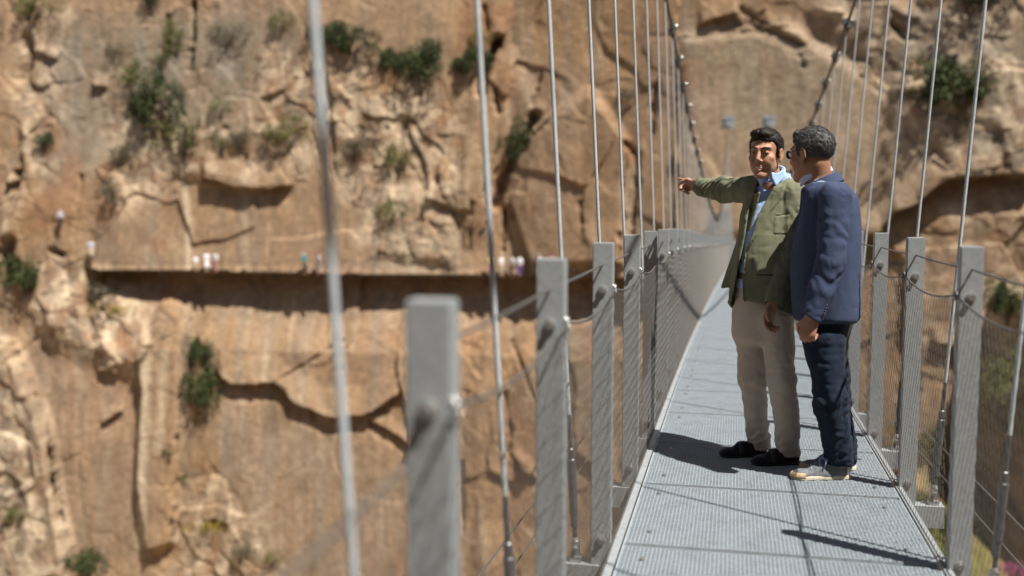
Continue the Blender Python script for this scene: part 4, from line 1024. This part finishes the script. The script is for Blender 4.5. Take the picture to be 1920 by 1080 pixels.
# blazer
zy = lambda ys: np.array([J(1440, y)[2] for y in ys])
aL = (zy((600, 582, 560, 520, 470, 440, 400, 370, 345, 325)), (.0, -.035, -.075, -.090, -.094, -.070, -.050, -.015, .015, .05))
aR = (zy((600, 560, 520, 480, 440, 400, 370, 345, 325)), (-.18, -.155, -.135, -.122, -.118, -.116, -.105, -.095, -.08))
zb1 = J(1440, 583, -.05)[2]
def jacket1(p):
    z = p[:, 2]
    fl = .014 * np.clip((TZ[5] - z) / .3, 0, 1)
    d, a, b = loft(p, TZ, TC, TL, TF, bl, bf, TZ[1] + .008, zb1, .010, 2.2, .03)
    d = d - fl
    d = smin(d, flat(p, neckb + bl * .07 - A3(0, 0, .026), shL + bl * .0 + A3(0, 0, .006), .052, .066, A3(0, 0, 1), .9), .03)
    d = smin(d, flat(p, neckb - bl * .05 - A3(0, 0, .012), shR + A3(0, 0, .0), .052, .064, A3(0, 0, 1), .9), .03)
    d = d + .005 * vn3(p * A3(1, 1, .5), 13, 60) - .009 * crease(p, 9, 160) - .004 * crease(p, 24, 162, (1, 1, .7))
    din = d + .013
    wr_ = .003 * vn3(p, 24, 64) - .010 * crease(p, 14, 164, (1, 1, .8)) - .004 * crease(p, 32, 165, (1, 1, 1))
    armL = chain(p, [shL - A3(0, 0, .004), elL, wrL + (elL - wrL) * .06], [.077, .064, .052], .04) + wr_ + folds(p, shL, elL, 4, .004, 65) + folds(p, elL + (shL - elL) * .3, wrL, 5, .0065, 66)
    armR = chain(p, [shR, elR, wrR], [.079, .067, .052], .04) + wr_ + folds(p, shR, elR, 7, .013, 67) + folds(p, shR + (elR - shR) * .6, wrR, 7, .012, 68)
    full = smin(smin(d, armL, .008), armR, .03)
    hol = np.minimum(cap(p, wrL + dL * -.04, wrL + dL * .2, .035, .040), cap(p, wrR - dR * .05, wrR + dR * .2, .035, .040))
    full = smax(full, -hol, .004)
    full = smax(full, (p - wrR) @ dR - .012, .004)
    armcut = smax(full, (p - wrL) @ dL - .006, .004)
    full = np.where((p - elL) @ dL > .05, armcut, full)
    # hollow, open in front
    inner = np.maximum(din, b * -1 - .02)
    full = smax(full, -smin(inner, 9 + 0 * inner, .01), .004)
    l_ = np.interp(z, *aL); r_ = np.interp(z, *aR)
    open_ = np.maximum(np.maximum(a - l_, r_ - a), .02 - b)
    open_ = np.maximum(open_, -(armL - .012))
    full = smax(full, -open_, .005)
    # right front panel swung outward by the raised arm
    P0, P1, P2, P3, P4 = J(1424, 362, -.07), J(1398, 374, .10), J(1382, 455, .12), J(1355, 538, .10), J(1383, 535, .03)
    P5 = J(1401, 450, -.02)
    pan = np.minimum(quad(p, P0, P1, P2, P5, .008), quad(p, P5, P2, P3, P4, .008)) + .003 * vn3(p, 18, 69)
    full = smin(full, pan, .012)
    # lapels, collar, pockets
    bump_l = np.interp(z, aL[0], aL[1])
    lap_w = np.interp(z, zy((470, 440, 400, 372, 360, 345, 325)), (.0, .022, .052, .074, .060, .050, .04))
    on_l = np.maximum(np.abs(a - bump_l - lap_w / 2) - lap_w / 2, .03 - b)
    full = np.where(on_l < .004, full - .009 * np.clip((.004 - on_l) / .004, 0, 1) * (full < .03), full)
    pk = np.maximum(np.abs(a - .080) - .040, np.abs(z - (zy((418,))[0])) - .055); pk = np.maximum(pk, .02 - b)
    full = full - .004 * np.clip(-pk / .004, 0, 1) * (full < .03)
    slit = np.maximum(np.maximum(np.abs(a - .080) - .036, np.abs(z - zy((402,))[0] - .10 * (a - .080)) - .0035), .02 - b)
    full = smax(full, -np.maximum(slit, -(full + .006)), .001)
    pf = np.maximum(np.maximum(np.abs(a - .045) - .055, np.abs(z - zy((512,))[0]) - .004), .02 - b); full = full + .006 * np.clip(-pf / .002, 0, 1)
    return full
j1 = boxed('blazer', jacket1, A3(o1[0] - .50, W1 - .42, zb1 - .05), A3(o1[0] + .36, W1 + .72, TZ[0] + .06), .0050, o1, M['green'], p1)
def jcollar1(p):
    z0 = cN - cup * .036
    d = collar_band(p, z0 - bf * .012, bf, cup, .094, .084, .048, .006, bf)
    _, a, b = loft(p, TZ, TC, TL, TF, bl, bf, 9, -9)
    return smax(d, (b - .045), .006)
boxed('collar', jcollar1, cN - .16, cN + .16, .0048, o1, M['green'], j1)

# ---------------- the man in the navy blazer
W2 = 5.25
p2, o2 = person(1552, 890, W2, 'grey haired man with glasses in a navy blazer and dark jeans, turned away')
K2 = lambda x, y, dw=0.: at(x, y, W2 + dw - .05 * min(1, max(0, (620 - y) / 250)))
gf = unit(A3(-.89, .45, 0)); gl = A3(-gf[1], gf[0], 0)
if gl[1] > 0: gl = -gl
UZ = [K2(1550, y)[2] for y in (328, 345, 370, 400, 440, 480, 520, 560, 600, 640)]
UC = [K2(x, y)[:2] for x, y in ((1541, 328), (1548, 345), (1556, 370), (1556, 400), (1552, 440), (1549, 480), (1548, 520), (1549, 560), (1551, 600), (1550, 640))]
UL = [.09, .14, .180, .195, .198, .190, .186, .186, .188, .180]
UF = [.075, .100, .122, .133, .148, .158, .160, .160, .152, .125]
s2L, s2R = K2(1566, 368, -.165), K2(1552, 358, .18)
e2L, w2L = K2(1557, 492, -.225), K2(1523, 594, -.245)
e2R, w2R = K2(1545, 480, .22), K2(1527, 585, .20)
nb2, hc2 = K2(1537, 338), K2(1521, 289, .0)
R2 = frame(A3(-math.cos(.92), math.sin(.92), -.08), roll=.02); S2 = 1.05
f2L = K2(1594, 893, -.07); t2L = K2(1484, 892, -.09); f2R = K2(1605, 876, .11); t2R = K2(1502, 873, .10)
for q in (f2L, t2L, f2R, t2R): q[2] = ground_at(*q[:2])
LEG2 = [(K2(1544, 640, -.085), K2(1557, 748, -.11), K2(1577, 866, -.08)), (K2(1553, 640, .085), K2(1566, 748, .08), K2(1583, 858, .105))]
d2 = unit(w2L - e2L)
h2L = hand_caps(w2L + d2 * .0, unit(d2 + A3(-.05, 0, -.30)), unit(A3(.65, .7, 0)), unit(A3(-.75, .55, .15)), [(.75, .95, .6), (.8, 1.05, .6), (.85, 1.1, .7), (.9, 1.1, .7)], .6, 1.02)
d2r = unit(w2R - e2R)
h2R = hand_caps(w2R, d2r, unit(A3(.4, -.9, 0)), unit(A3(-.8, -.3, .1)), [(.4, .5, .3)] * 4, .4, 1.0)
def body2(p):
    d, _, _ = loft(p, UZ, UC, UL, UF, gl, gf, UZ[1] + .02, UZ[-1] - .04, -.026, zk=.03)
    for a, b, c in ((s2L, e2L, w2L), (s2R, e2R, w2R)):
        d = smin(d, chain(p, [nb2 + (a - nb2) * .3 - A3(0, 0, .03), a, b, c], [.045, .048, .042, .029], .01), .03)
    for (h, k, a), ft, te in zip(LEG2, (f2L, f2R), (t2L, t2R)):
        d = smin(d, chain(p, [h, k, a], [.075, .050, .036], .01), .03)
        d = smin(d, flat(p, ft + (te - ft) * .25 + A3(0, 0, .045), ft + (te - ft) * .8 + A3(0, 0, .028), .030, .026, A3(0, 0, 1), .7), .03)
    d = smin(d, cap(p, nb2 - A3(0, 0, .03), hc2 + R2 @ A3(0, -.030, -.05) * S2, .070, .064), .03)
    d = smin(d, head_field(p, hc2, R2, S2, 0., .004), .02)
    return np.minimum(smin(d, hand_field(p, h2L), .015), smin(d, hand_field(p, h2R), .015))
lo, hi = A3(o2[0] - .38, W2 - .45, -.1), A3(o2[0] + .32, W2 + .48, 1.95)
b2 = boxed('body', body2, lo, hi, .0085, o2, M['skin_b'], p2,
           ([hd(hc2[0], .16), hd(w2L[0] - .03, .09)], [hd(hc2[1], .16), hd(w2L[1], .08)], [hd(hc2[2], .19), hd(w2L[2] - .07, .12)]), .0034)
face_bits(b2, hc2, R2, S2, o2, M['hair_b'], False)
ZS2 = ([-.13, -.06, -.025, .000, .014, .026, .034, .055, .080, .12], [-.118, -.098, -.012, -.012, -.024, -.012, .020, .050, .062, .072])
ho2 = boxed('hair', lambda p: hair_field(p, hc2, R2, S2, ZS2, .011, .002, 13), hc2 - .19, hc2 + .19, .0034, o2, M['hair_b'], b2)
strands(ho2, hc2, R2, S2, o2, 6000, .016, M['strand_b'], 4)
gl_e = empty('glasses', (0, 0, 0)); gl_e.parent = p2
gq = lambda x, y, z: hc2 + (R2 @ (A3(x, y, z) * HZ)) * S2 - o2
m_ = MB()
for sx in (-1, 1):
    a = np.linspace(0, 2 * np.pi, 21); ring = [gq(sx * .034 + .0235 * math.copysign(abs(math.cos(t_)) ** .7, math.cos(t_)), .107 - abs(sx * .034 + .0235 * math.cos(t_)) * .10, .006 + .0165 * math.copysign(abs(math.sin(t_)) ** .7, math.sin(t_))) for t_ in a]
    m_.tube(ring, .0028, 6, False)
m_.tube([gq(-.011, .106, .012), gq(0, .109, .014), gq(.011, .106, .012)], .0025, 6); m_.build('spectacle_frame', M['frame'], gl_e, True)
for sx in (-1, 1):
    m_ = MB(); m_.tube([gq(sx * .057, .102, .014), gq(sx * .072, .070, .014), gq(sx * .083, -.005, .016), gq(sx * .083, -.022, .006)], .0028, 6); m_.build('temple', M['frame'], gl_e, True)
    m_ = MB(); m_.tube([gq(sx * .034, .1035, .006), gq(sx * .034, .1045, .006)], .021 * S2, 16); m_.build('lens', M['lens'], gl_e, True)
def tr2(p):
    d = trousers(p, LEG2, UZ, UC, UL, UF, gl, gf, UZ[7], [.102, .080, .071], -.020, .0085, 71)
    return smax(d, -np.minimum(*[cap(p, a - A3(0, 0, .06), a + A3(0, 0, .02), .058) for h, k, a in LEG2]), .004)
boxed('jeans', tr2, A3(o2[0] - .25, W2 - .30, 0), A3(o2[0] + .28, W2 + .32, UZ[7] + .05), .0062, o2, M['jean'], p2)
for f_, t_ in ((f2L, t2L), (f2R, t2R)): shoe_parts(p2, o2, t_, f_, 'sneaker')
cup2 = unit(A3(0, 0, 1) + gf * .50); cN2 = nb2 + A3(0, 0, .022) + gf * .012
def shirt2(p):
    d, a, b = loft(p, UZ, UC, UL, UF, gl, gf, UZ[0], UZ[7] - .02, -.016, zk=.03)
    d = smin(d, collar_band(p, cN2 - cup2 * .012, gf, cup2, .076, .071, .052, .0060, gf), .006)
    for sgn in (-1, 1):
        T0 = cN2 + gl * sgn * .066 + gf * .016 + cup2 * .048; T1 = cN2 + gl * sgn * .014 + gf * .080 + cup2 * .010; T2 = cN2 + gl * sgn * .058 + gf * .094 - cup2 * .056; T3 = cN2 + gl * sgn * .084 + gf * .012 + cup2 * .000
        d = smin(d, quad(p, T0, T1, T2, T3, .0058), .004)
    d = smax(d, -np.maximum(cap(p, cN2 - cup2 * .02 + gf * .008, cN2 + cup2 * .12, .066, .070), -((p - cN2) @ cup2) - .006), .004)
    return d
boxed('shirt', shirt2, A3(o2[0] - .3, W2 - .3, UZ[7] - .1), A3(o2[0] + .3, W2 + .3, UZ[0] + .12), .0045, o2, M['shirt_b'], p2)
zb2 = K2(1550, 605, -.1)[2]
def jacket2(p):
    z = p[:, 2]
    d, a, b = loft(p, UZ, UC, UL, UF, gl, gf, UZ[1] - .016, zb2, .012, 2.25, .03)
    d = smin(d, flat(p, nb2 - gf * .02 + gl * .09 - A3(0, 0, .052), s2L + A3(0, 0, .008), .046, .070, A3(0, 0, 1), .9), .03)
    d = smin(d, flat(p, nb2 - gl * .05 - A3(0, 0, .012), s2R + A3(0, 0, .006), .056, .068, A3(0, 0, 1), .9), .035)
    d = d + .004 * vn3(p * A3(1, 1, .45), 11, 80) - .009 * crease(p, 8, 180, (1, 1, .35)) - .003 * crease(p, 22, 181, (1, 1, .5))
    din = d + .013
    wr_ = .003 * vn3(p * A3(1, 1, .6), 22, 84) - .008 * crease(p, 11, 184, (1, 1, .45)) - .004 * crease(p, 28, 185, (1, 1, .8))
    mid = e2L + (w2L - e2L) * .5
    aL_ = chain(p, [s2L - A3(0, 0, .006), e2L, mid, w2L + (e2L - w2L) * .02], [.080, .070, .064, .056], .02) + wr_ + folds(p, s2L, e2L, 3.5, .003, 85) + folds(p, e2L + (s2L - e2L) * .45, w2L, 4.5, .004, 86)
    aR_ = chain(p, [s2R, e2R, w2R], [.078, .066, .054], .05) + wr_
    full = smin(smin(d, aL_, .006), aR_, .03)
    full = smax(full, -np.minimum(cap(p, w2L - d2 * .05, w2L + d2 * .2, .041, .045), cap(p, w2R - d2r * .05, w2R + d2r * .2, .042, .048)), .004)
    cutL = smax(full, (p - w2L) @ unit(d2 + A3(-.35, 0, 0)) - .012, .004); full = np.where(((p - e2L) @ d2 > .10) & (aL_ < d + .004), cutL, full)
    full = np.where(((p - e2R) @ d2r > .10) & (aR_ < d + .004), smax(full, (p - w2R) @ d2r - .01, .004), full)
    full = smax(full, -din, .004)
    wdt = np.interp(z, [zb2 - .02, zb2 + .03, zb2 + .10, UZ[5], UZ[3], UZ[1], UZ[0] + .05], [.12, .05, .018, .010, .055, .085, .09])
    full = smax(full, -np.maximum(np.maximum(np.abs(a) - wdt, .03 - b), -(aL_ - .012)), .005)
    # lapels
    lw = np.interp(z, [UZ[5], UZ[4], UZ[2], UZ[2] + .02, UZ[1]], [.0, .03, .075, .06, .05])
    on = np.maximum(np.abs(np.abs(a) - wdt - lw / 2) - lw / 2, .03 - b); full = full - .008 * np.clip(-on / .004, 0, 1) * (full < .03)
    # centre vent and back seam
    vt = K2(1600, 512)[2]; gapw = np.clip((vt - z) / .26, 0, 1) * .016
    vent = np.maximum(np.maximum(np.abs(a - .035) - .004 - gapw * 1.3, b + .03), z - vt); full = smax(full, -vent, .003)
    seam = np.maximum(np.abs(a) - .002, b + .03); full = full + .0025 * np.clip(1 - np.abs(a) / .004, 0, 1) * (b < -.03)
    # armhole seam
    ah = np.abs(aL_ - d); full = full + .0015 * np.clip(1 - ah / .008, 0, 1) * ((p - s2L) @ unit(e2L - s2L) < .10)
    return full
j2 = boxed('blazer', jacket2, A3(o2[0] - .34, W2 - .42, zb2 - .06), A3(o2[0] + .34, W2 + .42, UZ[0] + .06), .0050, o2, M['navy'], p2)
def jcollar2(p):
    d = collar_band(p, cN2 - cup2 * .078 - gf * .004, gf, cup2, .100, .088, .056, .007, gf)
    b = (p - cN2) @ gf
    return smax(d, b - .05, .006)
boxed('collar', jcollar2, cN2 - .17, cN2 + .17, .0048, o2, M['navy'], j2)
for i in range(4):
    c = w2L - d2 * (.022 + .014 * i); m_ = MB(); nrm = unit(A3(.55, -.83, .0)); m_.ball(c + nrm * .0585 + A3(.004, 0, 0) - o2, (.0058, .0058, .0058), 8); m_.build('cuff_button', M['button'], j2, True)

# ---------------- hikers far away on the path
def hiker_fields(bend_):
    hip, kn, ft = A3(.09, 0, .88), A3(.10, .03 + bend_, .48), A3(.11, -.02, .05); sh, el, ha = A3(.19, 0, 1.38), A3(.25, -.05, 1.12), A3(.23, .08 + bend_, .88)
    m = lambda p: np.stack([np.abs(p[:, 0]), p[:, 1], p[:, 2]], 1)
    def legs(p, g): q = m(p); return smin(chain(q, [hip, kn, ft], [.085 + g, .06 + g, .045 + g], .02), flat(p, A3(-.06, 0, .92), A3(.06, 0, .92), .13 + g, .13 + g, (0, 1, 0), .8), .04)
    def top(p, g): q = m(p); return smin(smin(flat(p, A3(0, 0, 1.0), A3(0, 0, 1.32), .15 + g, .19 + g, (0, 1, 0), .62), chain(q, [A3(.10, 0, 1.42), sh, el], [.06 + g, .06 + g, .05 + g], .02), .04), 9 + p[:, 0] * 0, .01)
    def body(p):
        q = m(p); d = smin(legs(p, 0), top(p, 0), .04); d = smin(d, chain(q, [sh, el, ha, ha + A3(0, .02, -.09)], [.05, .042, .034, .03], .01), .02)
        d = smin(d, cap(p, A3(0, 0, 1.42), A3(0, .01, 1.56), .06), .03); return smin(smin(d, ell(p, A3(0, .01, 1.63), (.078, .098, .12)), .03), smin(ell(p, A3(0, .12, 1.62), (.02, .02, .03)), flat(q, A3(.11, 0, .03), A3(.11, .15, .03), .04, .035, (0, 0, 1), .8), .01), .02)
    hair = lambda p: smax(ell(p, A3(0, -.01, 1.655), (.09, .11, .115)), (1.62 + (p[:, 1] > .02) * .06 - p[:, 2]) * .9, .01)
    shirt = lambda p: smax(top(p, .022), .90 - p[:, 2], .01)
    trous = lambda p: smax(smax(legs(p, .02), p[:, 2] - .98, .01), .10 - p[:, 2], .01)
    Z0 = A3(0, 0, 0); B = (A3(-.36, -.3, -.02), A3(.36, .36, 1.82)); out = []
    for nm, f in (('body', body), ('shirt', shirt), ('trousers', trous), ('hair', hair)):
        ax = [fine_axis(B[0][i], B[1][i], .028) for i in range(3)]; out.append((nm, mesh_field(nm, f, *ax, Z0)))
    return out
POSE = [hiker_fields(.0), hiker_fields(.12)]
HM = {k: mat_plain('cotton_' + k, c, .9, 0, .1, 8) for k, c in dict(white=(.72, .72, .74), teal=(.02, .22, .25), lilac=(.46, .46, .52), dark=(.03, .03, .045), blue=(.12, .22, .55), rose=(.45, .22, .25), sand=(.45, .38, .28), yellow=(.62, .55, .25), purple=(.12, .08, .28), grey=(.3, .3, .32)).items()}
HIKERS = [(371, 509, 'white', 'sand', 'distant hiker in pale clothes, left of a pair in white on the path', .75), (391, 511, 'white', 'white', 'distant hiker all in white, left one of a close pair on the path', 1), (407, 511, 'white', 'rose', 'distant hiker in a white shirt and reddish trousers, right one of a close pair', 1),
          (573, 514, 'teal', 'dark', 'distant hiker in a teal shirt walking on the path', 1), (600, 514, 'lilac', 'grey', 'distant hiker in lilac half behind the nearest hanger rod', 1), (918, 518, 'yellow', 'rose', 'distant hiker in a pale yellow top, right of the second hanger rod', 1),
          (940, 519, 'white', 'sand', 'distant hiker in white shirt and sand trousers, second in the right hand group', 1), (960, 519, 'white', 'dark', 'distant hiker in white shirt and dark trousers, middle of the right hand group', 1), (974, 519, 'white', 'purple', 'distant hiker in white shirt and purple trousers beside one in dark trousers', 1),
          (1011, 519, 'white', 'grey', 'distant hiker in white just above the second railing post', 1), (1037, 516, 'rose', 'grey', 'distant hiker in a rose top right of the third hanger rod', 1),
          (176, 488, 'lilac', 'sand', 'distant climber in a pale lilac top at the start of the path', 1), (118, 426, 'lilac', 'dark', 'distant climber in pale top and black trousers, high on the left rock', .8)]
for i, (px, py, a_, b_, lab, s_) in enumerate(HIKERS):
    p, w = surf(px, py - 6, .45); q = at(px, py, float(-p[0] * SY + p[1] * CY)); 
    e = empty('person', (p[0], p[1], q[2]), YAW + random.uniform(-1, 1) * 1.2 + math.pi); e.scale = (.92, .92, .95 * s_); tag(e, lab, 'person', 'hikers on the cliff path')
    for nm, dm in POSE[i % 2]:
        d_ = dm.copy(); d_.materials.append({'body': M['skin_b'], 'shirt': HM[a_], 'trousers': HM[b_], 'hair': M['hair_a'] if i % 3 else HM['white']}[nm]); link(nm, d_, None, e, True)
